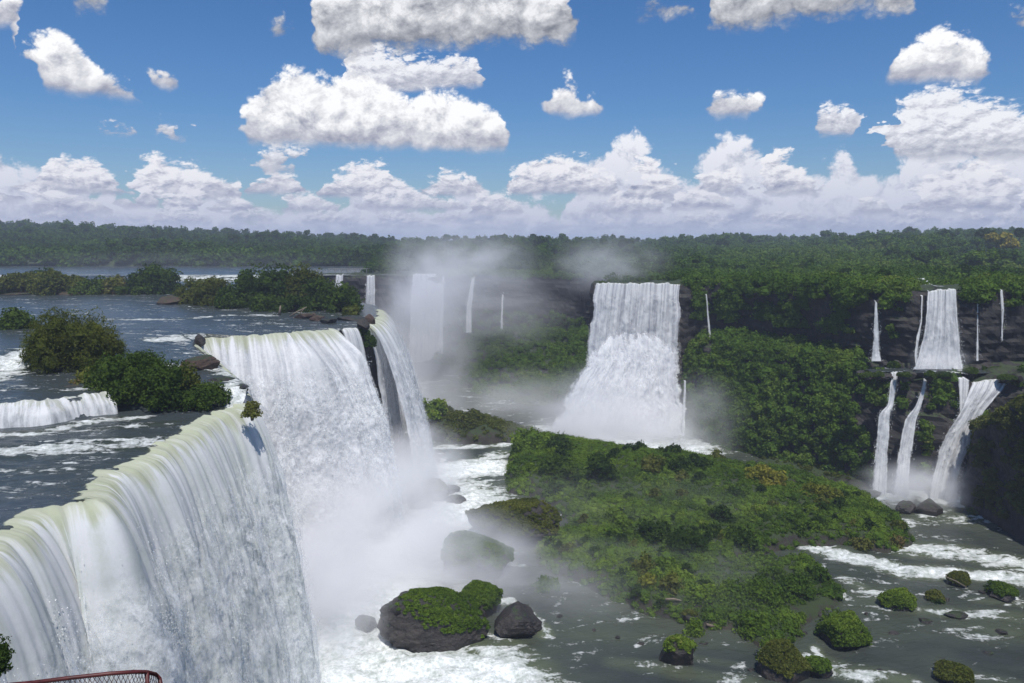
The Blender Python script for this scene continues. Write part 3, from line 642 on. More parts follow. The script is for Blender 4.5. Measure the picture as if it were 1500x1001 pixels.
# ================================================================== waterfalls
m_, q_, o_ = new_mat('flying_drops'); d_ = q_.node('ShaderNodeBsdfDiffuse'); t_ = q_.node('ShaderNodeBsdfTranslucent'); x_ = q_.node('ShaderNodeMixShader'); x_.inputs[0].default_value = 0.45
for n_ in (d_, t_): n_.inputs[0].default_value = (0.90, 0.915, 0.91, 1)
m_.node_tree.links.new(d_.outputs[0], x_.inputs[1]); m_.node_tree.links.new(t_.outputs[0], x_.inputs[2]); m_.node_tree.links.new(x_.outputs[0], o_.inputs[0]); M_DROP = m_
def drops(V, U, Vd, outw, n, size, parent, seed, far, g0, g1, edge=None):
    rs = np.random.default_rng(seed+40); nv, nu = U.shape
    i = rs.integers(0, nv, n*4); j = rs.integers(0, nu, n*4)
    u, v = U[i, j], Vd[i, j]
    c_ = fbm(P3(u*0.7, v*0.30, seed*1.0), 4, 150+seed, 0.6)
    p = sstep(g0, g1, v)*sstep(-0.15, 0.35, c_)*(0.25+0.75*rs.random(n*4))
    if edge is not None: p = p*(0.25+0.75*sstep(1.0, 0.3, edge[i, j])) + 0
    k = rs.random(n*4) < p*0.6; i, j, c_ = i[k][:n], j[k][:n], c_[k][:n]; m = len(i)
    P = V[i, j]+outw[i, j]*((rs.random(m)**2*far*(0.3+1.2*np.clip(c_+0.1, 0, 1)))+0.05)[:, None]+rs.normal(size=(m, 3))*size*1.5
    a = rs.normal(size=(m, 3)); a /= np.linalg.norm(a, axis=1, keepdims=True); a[:, 2] *= 1.5; b2 = np.cross(a, rs.normal(size=(m, 3))); b2 /= np.linalg.norm(b2, axis=1, keepdims=True)
    s_ = (size*(0.35+0.9*rs.random(m)**2))[:, None]
    Q = np.stack([P-a*s_, P-b2*s_*0.7, P+a*s_, P+b2*s_*0.7], 1).reshape(-1, 3)
    tag(mesh_obj('flying_spray', Q, np.arange(m*4).reshape(-1, 4), M_DROP, parent, smooth=False), None, None, None, 'stuff')
def sheet(name, V, U, Vd, mat, edge=None, parent=None, label=None, amp=1.0, seed=0, grow=(2, 14), outw=None, layers=2, lthin=0.0, kq=0.2, spray=None):
    kq = 0.12 if layers > 2 else 0.22
    """V: (nv, nu, 3) rows of points down the fall; displaced outward by streaks and clumps of water"""
    nv, nu = V.shape[:2]
    g = sstep(grow[0], grow[1], Vd)
    q1 = P3(U*0.9, Vd*0.07, seed*1.7); q2 = P3(U*0.28, Vd*0.16, seed*1.3+5); q3 = P3(U*0.9, Vd*0.75, 4.0+seed)
    d = amp*((0.10+0.35*g)*fbm(q1, 4, 100+seed) + g*0.85*fbm(q2, 3, 110+seed) + g*kq*fbm(q3, 4, 120+seed, 0.66))
    if outw is None:
        outw = np.cross(np.gradient(V, axis=1), np.gradient(V, axis=0)); outw /= np.linalg.norm(outw, axis=2, keepdims=True)+1e-9
        if outw[..., 1].mean() > 0.2: outw = -outw
    if edge is None: edge = np.ones_like(U)
    Vs, Fs, Es, UVs = [], [], [], []; f0 = grid_faces(nv, nu)
    H = max(Vd.max(), 1)
    for li in range(layers+1):
        off = amp*li*(0.30+0.25*g)
        dd = d if li == 0 else amp*((0.1+0.4*g)*fbm(q1+li*11, 3, 130+seed+li) + g*0.9*fbm(q2+li*5, 3, 140+seed+li))
        Vs.append((V+outw*(dd+off)[..., None]).reshape(-1, 3)); Fs.append(f0+li*nv*nu)
        lo = sstep(grow[0]*0.5, grow[1]*0.7, Vd)
        Es.append((edge if li == 0 else -0.30+lo*(0.42-0.07*li)+(edge-1)*0.8+lthin).ravel())
        UVs.append(np.stack([U.ravel()+li*37.3, Vd.ravel()+li*1.7], -1))
    o = mesh_obj(name, np.concatenate(Vs), np.concatenate(Fs), mat, parent, attrs={'edge': ('POINT', np.concatenate(Es))}, uv=np.concatenate(UVs))
    if label: tag(o, label, 'waterfall')
    if spray: drops(Vs[0].reshape(V.shape), U, Vd, outw, spray[0], spray[1], o, seed, spray[2], spray[3], spray[4], spray[5] if len(spray) > 5 else None)
    return o
def resample(P, step):
    P = np.asarray(P, float); L = np.concatenate([[0], np.cumsum(np.linalg.norm(np.diff(P, axis=0), axis=1))])
    s = np.arange(0, L[-1], step); return np.stack([np.interp(s, L, P[:, a]) for a in range(3)], -1), s
def smooth1(a, k):
    ker = np.ones(k)/k; pad = np.pad(a, ((k//2, k//2), (0, 0)), mode='edge')
    return np.stack([np.convolve(pad[:, i], ker, 'valid') for i in range(a.shape[1])], -1)[:len(a)]
def curtain(name, lip, step, v0, mat, label, zb=-61, amp=1.0, seed=0, ndir=None, ledge=None, vs=0.3, parent=None, edgew=0.0, k=9, scallop=0.0, back=1.6, layers=2, spray=None):
    L, s = resample(lip, step)
    T = np.gradient(smooth1(L, k), axis=0); n = np.stack([T[:, 1], -T[:, 0], 0*T[:, 0]], -1); n /= np.linalg.norm(n, axis=1, keepdims=True)
    n = smooth1(n, 2*k+1); n[:, 2] = 0; n /= np.linalg.norm(n, axis=1, keepdims=True)
    if ndir is not None:
        n = n*0.35+np.array(ndir)*0.65; n /= np.linalg.norm(n, axis=1, keepdims=True)
    if scallop: L = L + n*(scallop*fbm(P3(s*0.28, 0*s, seed), 4, 9, 0.6))[:, None] + np.array([0, 0, 0.35])*(fbm(P3(s*0.9, 0*s, seed+5), 3, 19))[:, None]
    H = L[:, 2].max()-zb
    dr = np.concatenate([np.linspace(0, 2, 12), np.arange(2+vs, H, vs)])
    vv = v0*(1+0.18*fbm(P3(s*0.12, 0*s, seed+3.0), 3, 10))
    out_ = np.sqrt(2*dr/9.8)[:, None]*vv[None, :]
    if ledge is not None: out_ = out_ + ledge(dr[:, None], s[None, :])
    V = L[None] + n[None]*out_[..., None]; V[..., 2] -= dr[:, None]
    pre = [L - n*back + [0, 0, 0.10], L - n*back*0.5+[0, 0, 0.14], L - n*0.3+[0, 0, 0.10]]
    V = np.concatenate([np.stack(pre), V]); Vd = np.concatenate([[-back, -back/2, -.3], dr])[:, None]+0*s[None]
    U = s[None, :]+0*Vd; e = np.ones_like(U)
    if edgew: e = np.minimum(1, np.minimum(U, s[-1]-U)/edgew)
    outw = np.broadcast_to(n[None], V.shape) * 0.95 + np.array([0, 0, 0.3])
    e = e - 2.2*(1-sstep(-back*0.75, -0.25, Vd+0.9*fbm(P3(U*0.8, 0*U, seed+2.0), 4, 12)))
    return sheet(name, V, U, Vd, mat, e, parent, label, amp, seed, outw=outw, layers=layers, spray=spray)
lipA = [LA[0]+(LA[0]-LA[1])*0.8] + list(LA)
curtain('waterfall', lipA, 0.13, 3.1, M_FALL, 'broad curved curtain of white and green water filling the lower left corner', amp=1.15, seed=1, vs=0.16, scallop=1.5, back=3.2, layers=3, spray=(170000, 0.055, 1.5, 1.5, 18))
def ledgeB(dr, s): return 4.0*sstep(0.3, 8.0+2.5*np.sin(s*0.5)+1.5*np.sin(s*1.3), dr) + 2.0*sstep(9, 20, dr)*(0.5+0.5*np.sin(s*0.22+1))
curtain('waterfall', list(LB[:-1]), 0.2, 5.0, M_FALLB, 'tall white curtain with a pale green lip behind the shrubby islet', amp=0.95, seed=2, vs=0.22, ledge=ledgeB, scallop=0.8, back=2.2, spray=(110000, 0.10, 2.0, 1, 16))
nl = [AZ(366,580,-20.6), AZ(345,552,-19.4), AZ(318,528,-19.0), AZ(290,506,-18.9), AZ(262,499,-18.9)]
curtain('waterfall', nl, 0.2, 1.3, M_FALLB, 'stepped white cascade dropping past the reddish boulder beside the islet', amp=0.7, seed=3, vs=0.25, ledge=lambda dr, s: (2.5*sstep(0.8, 3, dr)+1.0*sstep(5, 9, dr))*sstep(4, 16, s), ndir=(0.9, -0.43, 0))
curtain('waterfall', [(-34.6,178.5,-19.1)]+[tuple(p) for p in LC]+[(-38.5,221,-19)], 0.2, 4.6, M_FALLB, 'smooth veil of water leaping off the far corner past the dark rock pillar', amp=0.55, seed=4, vs=0.25, edgew=0.6, spray=(25000, 0.09, 1.2, 2, 22))
curtain('waterfall', [(-34.6,177.6,-19.3),(-34.2,181,-19.3),(-34.0,190,-19.2),(-35,200,-19.2)], 0.2, 2.1, M_FALLB, 'greyish inner veil close against the right side of the rock pillar', amp=0.5, seed=9, vs=0.3, edgew=1.5)
curtain('waterfall', [LB[-2]+[0.6,0.2,-.2], LB[-1]+[0,0,-.2], (-35.3,175.5,-19.3)], 0.15, 2.4, M_FALLS, 'thin streaky water trickling down the dark rock pillar', amp=0.7, seed=5, vs=0.25, edgew=2.0)

stp = [AZ(px, py, -21.3)*1.0 for px, py in [(-120,632),(0,624),(60,619),(100,612),(130,608),(156,604)]]
stp = [np.array([p[0], p[1]+1.7, -19.15]) for p in stp]
M_FALLU = fall_mat('falling_water_low_cascade', 0.6, 0.3, 1.6, 0.25, 0.22, dark=(0.40, 0.42, 0.44), clump=0.9, fine=4.0, streak0=0.8, streak1=0.6)
curtain('waterfall', stp, 0.1, 2.6, M_FALLU, 'low white cascade running from the left edge to the leafy islet', zb=-21.7, amp=0.35, seed=6, vs=0.1, edgew=0.6, scallop=0.9, ledge=lambda dr, s: 0.9*sstep(0.5, 1.2, dr)*(0.5+0.5*np.sin(s*0.7)))
st2 = [AZ(px, py, -17.6) for px, py in [(-90,514),(0,514),(22,514),(42,511)]]
curtain('waterfall', st2, 0.12, 5.0, M_FALLU, 'slanting white cascade at the left edge before the big olive bush', zb=-19.4, amp=0.35, seed=7, vs=0.1, edgew=0.5, scallop=0.5, ledge=lambda dr, s: 2.5*sstep(0.2, 1.6, dr), ndir=(-0.2, -0.98, 0))
def rows_fall(name, rows, mat, label, du=0.25, dv=0.3, amp=0.5, seed=0, edgew=0.35, parent=None, topfade=0, spray=14):
    """rows: (xl, xr, py, depth) photo edges of the sheet at one height"""
    Lp = np.array([AY(a, p, d) for a, c_, p, d in rows]); Rp = np.array([AY(c_, p, d) for a, c_, p, d in rows])
    cum = np.concatenate([[0], np.cumsum(np.linalg.norm(np.diff((Lp+Rp)/2, axis=0), axis=1))])
    v = np.arange(0, cum[-1]+dv, dv); v[-1] = min(v[-1], cum[-1])
    def it(Q):
        r = np.stack([np.interp(v, cum, Q[:, a]) for a in range(3)], -1); kk = max(1, int(1.2/dv))*2+1
        return smooth1(r, kk) if len(r) > kk*2 else r
    l, r = it(Lp), it(Rp); W = np.linalg.norm(Rp-Lp, axis=1).max(); nu = max(5, int(W/du))
    t = np.linspace(0, 1, nu); V = l[:, None]*(1-t[None, :, None])+r[:, None]*t[None, :, None]
    w = np.linalg.norm(r-l, axis=1)
    jag = 0.25*fbm(P3(v*0.35, 0*v, seed*3.0), 4, 200+seed)
    V[:, :, 0] += jag[:, None]*(w[:, None]*0.16)*np.abs(2*t-1)[None, :]**4
    V[0, :, 1] += 0.8
    tj = fbm(P3(t*W*0.5, 0*t, seed*2.0), 4, 77); V[:, :, 2] += (tj[None, :]*0.9*(1-sstep(0, 4, v))[:, None])
    U = t[None, :]*W+0*v[:, None]; Vd = v[:, None]+0*U
    ee = np.minimum(t, 1-t)[None, :]*w[:, None]/np.minimum(edgew*3.5, w[:, None]*0.42+0.05)
    e = np.clip(ee, 0, 1)
    if topfade: e = e - 0.9*(1-sstep(0, topfade, Vd+3.0*fbm(P3(U*0.5, 0*U, seed), 3, 6)))
    outw = np.broadcast_to(np.array([0, -0.97, 0.2]), V.shape)
    sp = (int(W*v[-1]*spray), 0.10 if rows[0][3] < 260 else 0.2, 0.7 if W < 8 else 1.5, 0.5, 6.0) if spray else None
    return sheet(name, V, U, Vd, mat, e, parent, label, amp, seed, (0.5, 6), outw, spray=sp)
M_FALLC = fall_mat('falling_water_centre', 1.5, 0.15, 0.9, 0.035, 0.14, dark=(0.40, 0.40, 0.46), clump=0.4, streak0=0.9, streak1=0.6)
M_FALLD = fall_mat('falling_water_cascade', 0.5, 0.0, 0.5, 0.09, 0.05, dark=(0.55, 0.55, 0.62), clump=0.3, streak0=0.35, streak1=0.25, fine=1.2)
M_FALLR = fall_mat('falling_water_right', 0.8, 0.2, 1.3, 0.05, 0.36, dark=(0.36, 0.37, 0.41), clump=0.55, streak0=0.85, streak1=0.5, fine=1.6)
tf = empty('waterfall', AY(935, 420, 250), 0, 'massive two stage white waterfall dropping over the far cliff at centre', 'waterfall')
def reparent(o, root):
    o.parent = root; o.matrix_parent_inverse = root.matrix_world.inverted() if False else o.matrix_parent_inverse
    o.location = -Vector(root.location)
o = rows_fall('upper_curtain', [(872,1000,414,250),(868,999,440,248.6),(864,997,475,247.6),(861,996,510,247),(858,998,560,246.5),(850,1000,640,246)], M_FALLC, None, 0.22, 0.3, 0.8, 11, 0.5, tf); reparent(o, tf)
o = rows_fall('lower_cascade', [(866,985,486,247.4),(862,994,503,246.0),(856,996,535,243),(838,1000,562,241),(820,1002,595,239),(803,1003,630,236),(788,1006,668,232)], M_FALLD, None, 0.22, 0.3, 1.1, 12, 1.8, tf, 9.0, 30); reparent(o, tf)
RF = [
 ('far fall half hidden by mist, widest of the distant row', [(603,646,401,390),(601,648,440,388),(598,650,520,386),(590,655,600,384)], M_FALLC, .4),
 ('slim distant fall just right of the widest misty one', [(648,652,401,389),(644,651,430,387),(640,650,500,385),(636,650,560,383)], M_FALLS, .3),
 ('short distant fall between the plateau shrubs and the gorge rim', [(491,503,402,394),(489,502,430,392),(486,502,470,391),(485,503,520,390)], M_FALLC, .3),
 ('narrow distant fall right beside the rim rocks', [(536,549,403,394),(535,550,430,392),(534,550,480,391),(534,552,540,390)], M_FALLC, .3),
 ('curved thin distant fall standing alone on the dark far wall', [(690,697,404,383),(686,695,425,381),(682,692,450,380),(681,692,488,378)], M_FALLS, .3),
 ('thinnest distant fall, a thread on the dark far wall', [(735,739,406,377),(734,738,440,375),(732,737,490,373)], M_FALLS, .25),
 ('thin ribbon of water just right of the massive centre fall', [(1033,1036,428,247),(1035,1039,460,246),(1038,1043,500,245),(1040,1045,514,244)], M_FALLS, .25),
 ('pale thread of water beside the foot of the centre fall', [(1001,1006,556,240),(999,1005,600,238),(998,1004,640,234)], M_FALLS, .25),
 ('slender split fall left of the wide right hand fall', [(1281,1286,439,196.5),(1278,1289,470,195.5),(1275,1292,505,194.5),(1272,1295,531,193.5)], M_FALLT, .5),
 ('wide white fall on the upper tier at the right', [(1357,1404,424,195.6),(1354,1406,455,194),(1350,1408,490,193),(1344,1410,520,192),(1336,1415,542,190)], M_FALLR, .8),
 ('broken side trickle hugging the left of the wide fall', [(1349,1353,430,196.4),(1347,1352,470,195),(1340,1350,495,194),(1338,1346,520,193),(1340,1350,540,192)], M_FALLT, .4),
 ('scattered thin fall near the right edge of the upper tier', [(1462,1470,424,195.5),(1464,1473,450,194.6),(1466,1471,480,194),(1466,1470,500,193.5)], M_FALLT, .3),
 ('faint thread between the wide fall and the edge trickle', [(1430,1434,440,195.4),(1430,1434,480,194.5),(1428,1436,530,193)], M_FALLT, .2),
 ('left of the three lower cascades, stepping twice', [(1304,1319,544,184.5),(1301,1315,565,183.5),(1297,1311,595,182.5),(1285,1306,604,181),(1282,1305,640,180),(1277,1303,680,179),(1272,1301,736,177)], M_FALLR, .6),
 ('middle lower cascade slanting between green bushes', [(1354,1360,546,184.5),(1348,1357,570,183.5),(1336,1352,598,182),(1323,1347,612,181),(1315,1341,650,180),(1309,1335,690,178),(1304,1334,738,176.5)], M_FALLR, .6),
 ('straight left branch of the broad right lower cascade', [(1400,1423,554,183),(1401,1422,575,181.4),(1402,1421,600,180.4),(1401,1419,630,179.6)], M_FALLR, .5),
 ('broad right lower cascade sweeping down to the misty pool', [(1422,1480,557,183.0),(1416,1470,572,181.0),(1405,1447,600,179.4),(1387,1430,630,178.4),(1373,1421,660,177.8),(1364,1408,695,177.0),(1354,1402,742,175.5)], M_FALLR, .8),
]
for i, (lab, rows, mt, am) in enumerate(RF):
    rows_fall('waterfall', rows, mt, lab, 0.22 if rows[0][3] < 260 else 0.4, 0.3 if rows[0][3] < 260 else 0.5, am, 30+i, 0.35)
# small white cascades feeding the falls on the plateau edge
def creek(name, pxs, z, hw, label, foam=1.0):
    Pw = np.array(zpts(pxs, z)); Pr, s = resample(Pw, 0.5); T = np.gradient(Pr, axis=0); n = np.stack([T[:, 1], -T[:, 0], 0*s], -1); n /= np.linalg.norm(n, axis=1, keepdims=True)+1e-9
    t = np.linspace(-1, 1, 9); V = Pr[:, None]+n[:, None]*(t[None, :, None]*hw*(0.8+0.4*fbm(P3(s*0.2, 0*s), 2, 3))[:, None, None])
    V[..., 2] += 0.25*fbm(V*0.6, 3, 7)
    fo = np.full(V.shape[:2], foam)*(1-0.5*np.abs(t)[None, :]**3)
    o = mesh_obj(name, V, grid_faces(len(s), 9), M_UPPER, attrs={'foam': ('POINT', fo)}, uv=np.stack([V[..., 0].ravel(), V[..., 1].ravel()], -1))
    tag(o, label, None, None, 'structure')
creek('plateau_stream', [(1378,420),(1362,418),(1355,415),(1350,408)], -11.7, 1.3, 'small rushing stream above the wide right hand fall', 0.9)
creek('plateau_stream', [(1320,413),(1345,412)], -11.2, 1.6, 'white patch of stream left of the wide right hand fall', 1.0)
creek('plateau_stream', [(1420,413),(1460,414),(1540,415)], -11.0, 1.8, 'calm pale stream along the right hand rim', 0.35)
creek('plateau_stream', [(905,414),(935,412),(985,413)], -13.4, 3.0, 'shallow stream feeding the massive centre fall', 0.8)
creek('terrace_pool', [(1268,541),(1330,542),(1400,543),(1500,542)], -32.05, 4.6, 'shallow pool on the ledge between the two tiers of falls', 0.3)
creek('terrace_pool', [(1338,541),(1375,544),(1420,547)], -31.9, 1.6, 'white water spreading from the foot of the wide fall', 1.0)

# ================================================================== rocks
import bmesh
def ico(sub):
    bm = bmesh.new(); bmesh.ops.create_icosphere(bm, subdivisions=sub, radius=1); V = np.array([v.co[:] for v in bm.verts]); Fc = np.array([[v.index for v in f.verts] for f in bm.faces]); bm.free(); return V, Fc
ICO4, ICO3, ICO5 = ico(4), ico(3), ico(5)
def rock_shape(size, seed, I, ang=0.35):
    V, Fc = I; q = V*1.0
    d = 1 + ang*fbm(q*1.3+seed*7.1, 3, seed) + 0.25*np.abs(fbm(q*2.6+seed, 4, seed+5)) + 0.08*fbm(q*9+seed, 3, seed+9)
    # planar facets
    rs = np.random.default_rng(seed)
    P = V*d[:, None]
    for _ in range(15):
        n = rs.normal(size=3); n /= np.linalg.norm(n); h = 0.60+0.34*rs.random(); s = P@n-h; P = P-np.clip(s, 0, None)[:, None]*n*0.92
    P = P*(1+0.07*fbm(P*3.5+seed*3, 4, seed+30, 0.6)+0.05*np.abs(fbm(P*np.array([3, 3, 9])+seed, 3, seed+33)))[:, None]
    return P*np.array(size), Fc
def rock(loc, size, label=None, mat=None, seed=1, moss=None, name='boulder', big=False, group=None, rz=0.0, cat='boulder'):
    """moss: (material, coverage) adds a cap of low plants as a part"""
    P, Fc = rock_shape(size, seed, ICO5 if big else ICO4)
    c_, s_ = math.cos(rz), math.sin(rz); P = P@np.array([[c_, s_, 0], [-s_, c_, 0], [0, 0, 1]])
    root = empty(name, loc, 0, label, cat, group)
    mesh_obj('stone', P, Fc, mat or M_ROCK, root, smooth=False)
    if moss:
        mt, cov, card, side = moss
        nrm = P/np.array(size)**2; nrm /= np.linalg.norm(nrm, axis=1, keepdims=True)
        a = nrm[:, 2]+side[0]*nrm[:, 0]+side[1]*nrm[:, 1]+0.5*fbm(P*0.8+seed, 3, seed)
        idx = np.where(a > cov)[0]
        if len(idx):
            n = int(len(idx)/len(P)*12*size[0]*size[1]/(card*card*2)); n = min(max(n, 40), 900)
            pk = P[rng.choice(idx, n)]
            foliage_obj('moss_cover', [crowns(pk, card*2.6, 40, card*0.9, 0.7, 0.3, 0.25+0.4*rng.random(n), 0.7)], mt, root)
    return root
W = lambda px, py, z=-60.0: AZ(px, py, z)
def rk(px, py, wpx, hpx, label, mat=None, seed=1, moss=None, z=-60.0, dpt=0.8, **kw):
    """boulder whose foot is at the photo point, sized in photo pixels"""
    p = AZ(px, py, z); mpp = p[1]/F; w = wpx*mpp/2; h = hpx*mpp
    p = p+np.array([0, w*dpt*0.6, h*0.28-0.2]); return rock(p, (w*0.98, w*dpt, h*0.64), label, mat, seed, moss, **kw)
rk(636, 948, 165, 82, 'large dark boulder with grassy right flank standing in the white water', seed=3, moss=(M_COVER, 0.55, 0.16, (0.75, 0.0)), big=True)
rk(692, 850, 130, 62, 'smooth mossy boulder fading into the spray above the grassy one', M_SOIL, 5, moss=(M_COVER, 0.45, 0.2, (0.2, 0)), big=True)
rk(700, 905, 70, 60, 'mossy shoulder rock joining the two large spray boulders', M_SOIL, 6, moss=(M_COVER, 0.3, 0.18, (0.3, 0)))
rk(752, 935, 80, 48, 'dark boulder between foam streaks right of the grassy one', seed=7, big=True)
rk(535, 925, 36, 28, 'small dark rock left of the grassy boulder in foam', seed=8)
rk(476, 872, 46, 14, 'flat dark rock surrounded by foam below the falls', seed=9)
rk(752, 800, 135, 62, 'big vegetated boulder on the left shore of the green island', M_ROCK, 10, moss=(M_OLIVE, 0.35, 0.22, (0.25, 0)), big=True)
for i, (px, py, w, h, l) in enumerate([(590,738,36,24,'angular black rock at the foot of the dark pillar'),(612,745,46,16,'low flat rock below the angular black one'),(632,735,58,30,'mossy dark rock amid the foot cascades'),(594,712,26,22,'upper black rock beside the falling veil'),
     (655,722,36,14,'sloping grey rock on the right of the foot cascades'),(668,738,34,13,'wet grey rock ending the foot cascade group'),(612,712,22,12,'small upper rock in the foot cascades'),(575,742,26,20,'dark rock half lost in spray under the pillar')]):
    rk(px, py, w, h, l, seed=20+i, moss=(M_OLIVE, 0.8, 0.2, (0, 0)) if i == 2 else None)
for i, (px, py, w, h, l) in enumerate([(1367,756,50,22,'rounded rock in the pool below the broad right cascade'),(1332,752,36,18,'dim rock left of the rounded pool rock'),(1293,722,34,22,'black rock at the foot of the middle lower cascade'),(1265,722,70,14,'long low dark rock shelf near the lower cascades'),
     (1240,712,60,12,'flat shore rock behind the yellow shrubs'),(1276,728,30,12,'wet ledge rock next to the lower cascades'),(1255,700,44,14,'shore rock under the terrace bushes')]):
    rk(px, py, w, h, l, seed=40+i)
for i, (px, py, w, h, l, m) in enumerate([(994,975,62,48,'dark boulder with bright grassy cap at the lower centre', 0.55),(1153,998,80,60,'tall bush covered rock at the bottom edge', 0.1),(1200,992,40,34,'small tufted rock right of the tall bushy one', 0.2),
     (1405,1004,60,30,'dark tufted rock cut by the bottom edge at right', 0.3),(1476,880,46,26,'shrubby rock at the right edge among rapids', 0.3),(1409,860,36,20,'little shrubby rock in the right hand rapids', 0.2),(1322,894,50,26,'low green bushy rock in dark water', 0.0),(1373,882,26,14,'tiny green tuft rock in dark water', 0.0),
     (1240,948,78,52,'round green bushy rock in the lower river', -0.2),(1015,915,34,22,'dark shore rock above the grassy capped boulder', 0.9)]):
    rk(px, py, w, h, l, seed=60+i, moss=(M_COVER if i % 2 == 0 else M_OLIVE, m, 0.2, (0.1, 0)))
LOWR = ['low wet rock just left of the flat bush in dark water', 'low wet rock below the white bend of the rapids', 'long low rock ledge left of the right edge foam', 'low rock ledge right of the flat bush in dark water', 'low rock near the right edge under the shrubby rapids rock', 'low rock between the two shrubby rocks of the rapids',
 'low rock just below the flat bush in dark water', 'low rock left of the big soft bush at the bottom', 'low rock in the misty channel left of the grassy capped boulder', 'low rock in the misty channel furthest into the mist', 'low rock in the channel right of the dark boulders', 'low rock beside the egg shaped bush',
 'low rock between the reedy patch and the round bush', 'low rock beside the tiny tuft in dark water', 'low rock right of the small tufted rock at the bottom', 'low rock close to the dark boulder between foam streaks', 'low rock above the flat bush in dark water', 'low rock in the bottom right corner waters']
for i, (px, py, w, h) in enumerate([(1205,905,20,8),(1225,878,24,6),(1405,905,60,6),(1360,912,40,5),(1470,928,30,5),(1440,870,20,6),(1310,930,26,6),(1100,985,20,7),(940,945,22,5),(905,935,16,5),(870,925,18,5),(1030,945,26,6),(1180,930,18,6),(1388,880,16,5),(1290,985,22,6),(820,905,20,6),(1270,900,14,5),(1450,960,30,6)]):
    rk(px, py, w*0.6, h*1.2, LOWR[i], seed=90+i, group='low rocks in the lower river')
rt = random.Random(9)
for i in range(19):
    px = 1262+12.8*i+rt.uniform(-3, 3); py = 553+rt.uniform(-3, 4)
    if 1302 < px < 1320 or 1350 < px < 1362 or 1402 < px < 1422 or 1428 < px < 1474: py -= 9
    r_ = rk(px, py, rt.uniform(12, 26), rt.uniform(7, 13), None, M_ROCK, 400+i, (M_SHRUB, 0.35, 0.22, (0, 0)) if i % 3 else None, z=-32.4)
    r_['brink'] = 1
for i in range(11):
    px = 1275+20*i+rt.uniform(-5, 5); rk(px, 539+rt.uniform(-3, 3), rt.uniform(12, 30), rt.uniform(6, 12), None, M_ROCK, 440+i, z=-32.0)
ORD = 'first second third fourth fifth sixth seventh eighth ninth tenth eleventh twelfth thirteenth fourteenth fifteenth sixteenth seventeenth eighteenth nineteenth'.split()
new_ = sorted([o for o in C.objects if o.name.startswith('boulder') and 'label' not in o], key=lambda o: o.location.x)
for top_, nm_ in ((True, 'dark wet stone at the back of the ledge pool, %s from the left'), (False, 'stone on the brink of the ledge pool, %s from the left')):
    for i, o_r in enumerate([o for o in new_ if ('brink' not in o) == top_]):
        o_r['label'] = nm_ % ORD[i]; o_r['category'] = 'boulder'; o_r['group'] = 'stones at the back of the ledge pool' if top_ else 'stones on the brink of the ledge pool'
# plateau rocks (left)
zu = -19.0
rk(285, 548, 60, 34, 'reddish brown boulder behind the near islet shrubs', M_REDROCK, 120, z=zu-0.6, big=True)
for i, (px, py, w, h, mt, l) in enumerate([(322,566,50,14,M_ROCK,'dark wet slab below the reddish boulder'),(345,572,40,12,M_ROCK,'low dark rock at the notch of the falls'),(292,505,18,16,M_ROCK,'small black rock splitting the far lip of the falls'),
     (100,575,44,14,M_REDROCK,'reddish soil bank left of the leafy islet'),(30,530,50,12,M_ROCK,'dark rock under the upper left cascade'),(55,535,30,22,M_ROCK,'dark rock bank beneath the big olive bush'),
     (245,446,52,14,M_REDROCK,'reddish rock pile at the end of the olive shrub bank'),(105,432,70,7,M_REDROCK,'thin reddish mudbank under the far olive bushes'),(20,432,50,4,M_REDROCK,'low reddish bank at the far left edge'),
     (445,467,34,12,M_REDROCK,'reddish rock beneath the driftwood pile'),(480,474,28,12,M_ROCK,'rounded brown rock on the far lip'),(462,470,26,10,M_REDROCK,'flat reddish rock between driftwood and lip'),
     (541,474,16,20,M_REDROCK,'knobbly reddish rock at the far corner of the lip'),(530,478,22,14,M_ROCK,'brown rock under the corner knob'),(515,470,50,8,M_ROCK,'dark flat rock shelf under the corner shrubs')]):
    rk(px, py, w, h, l, mt, 130+i, z=zu if py < 560 else zu-0.8)
# rock pillar between the curtains
pl_ = rock((-35.0, 177.5, -40), (2.6, 3.2, 24), 'dark wet rock pillar splitting the two far curtains', M_CLIFF, 171, big=True, name='rock_pillar', cat='rock pillar')

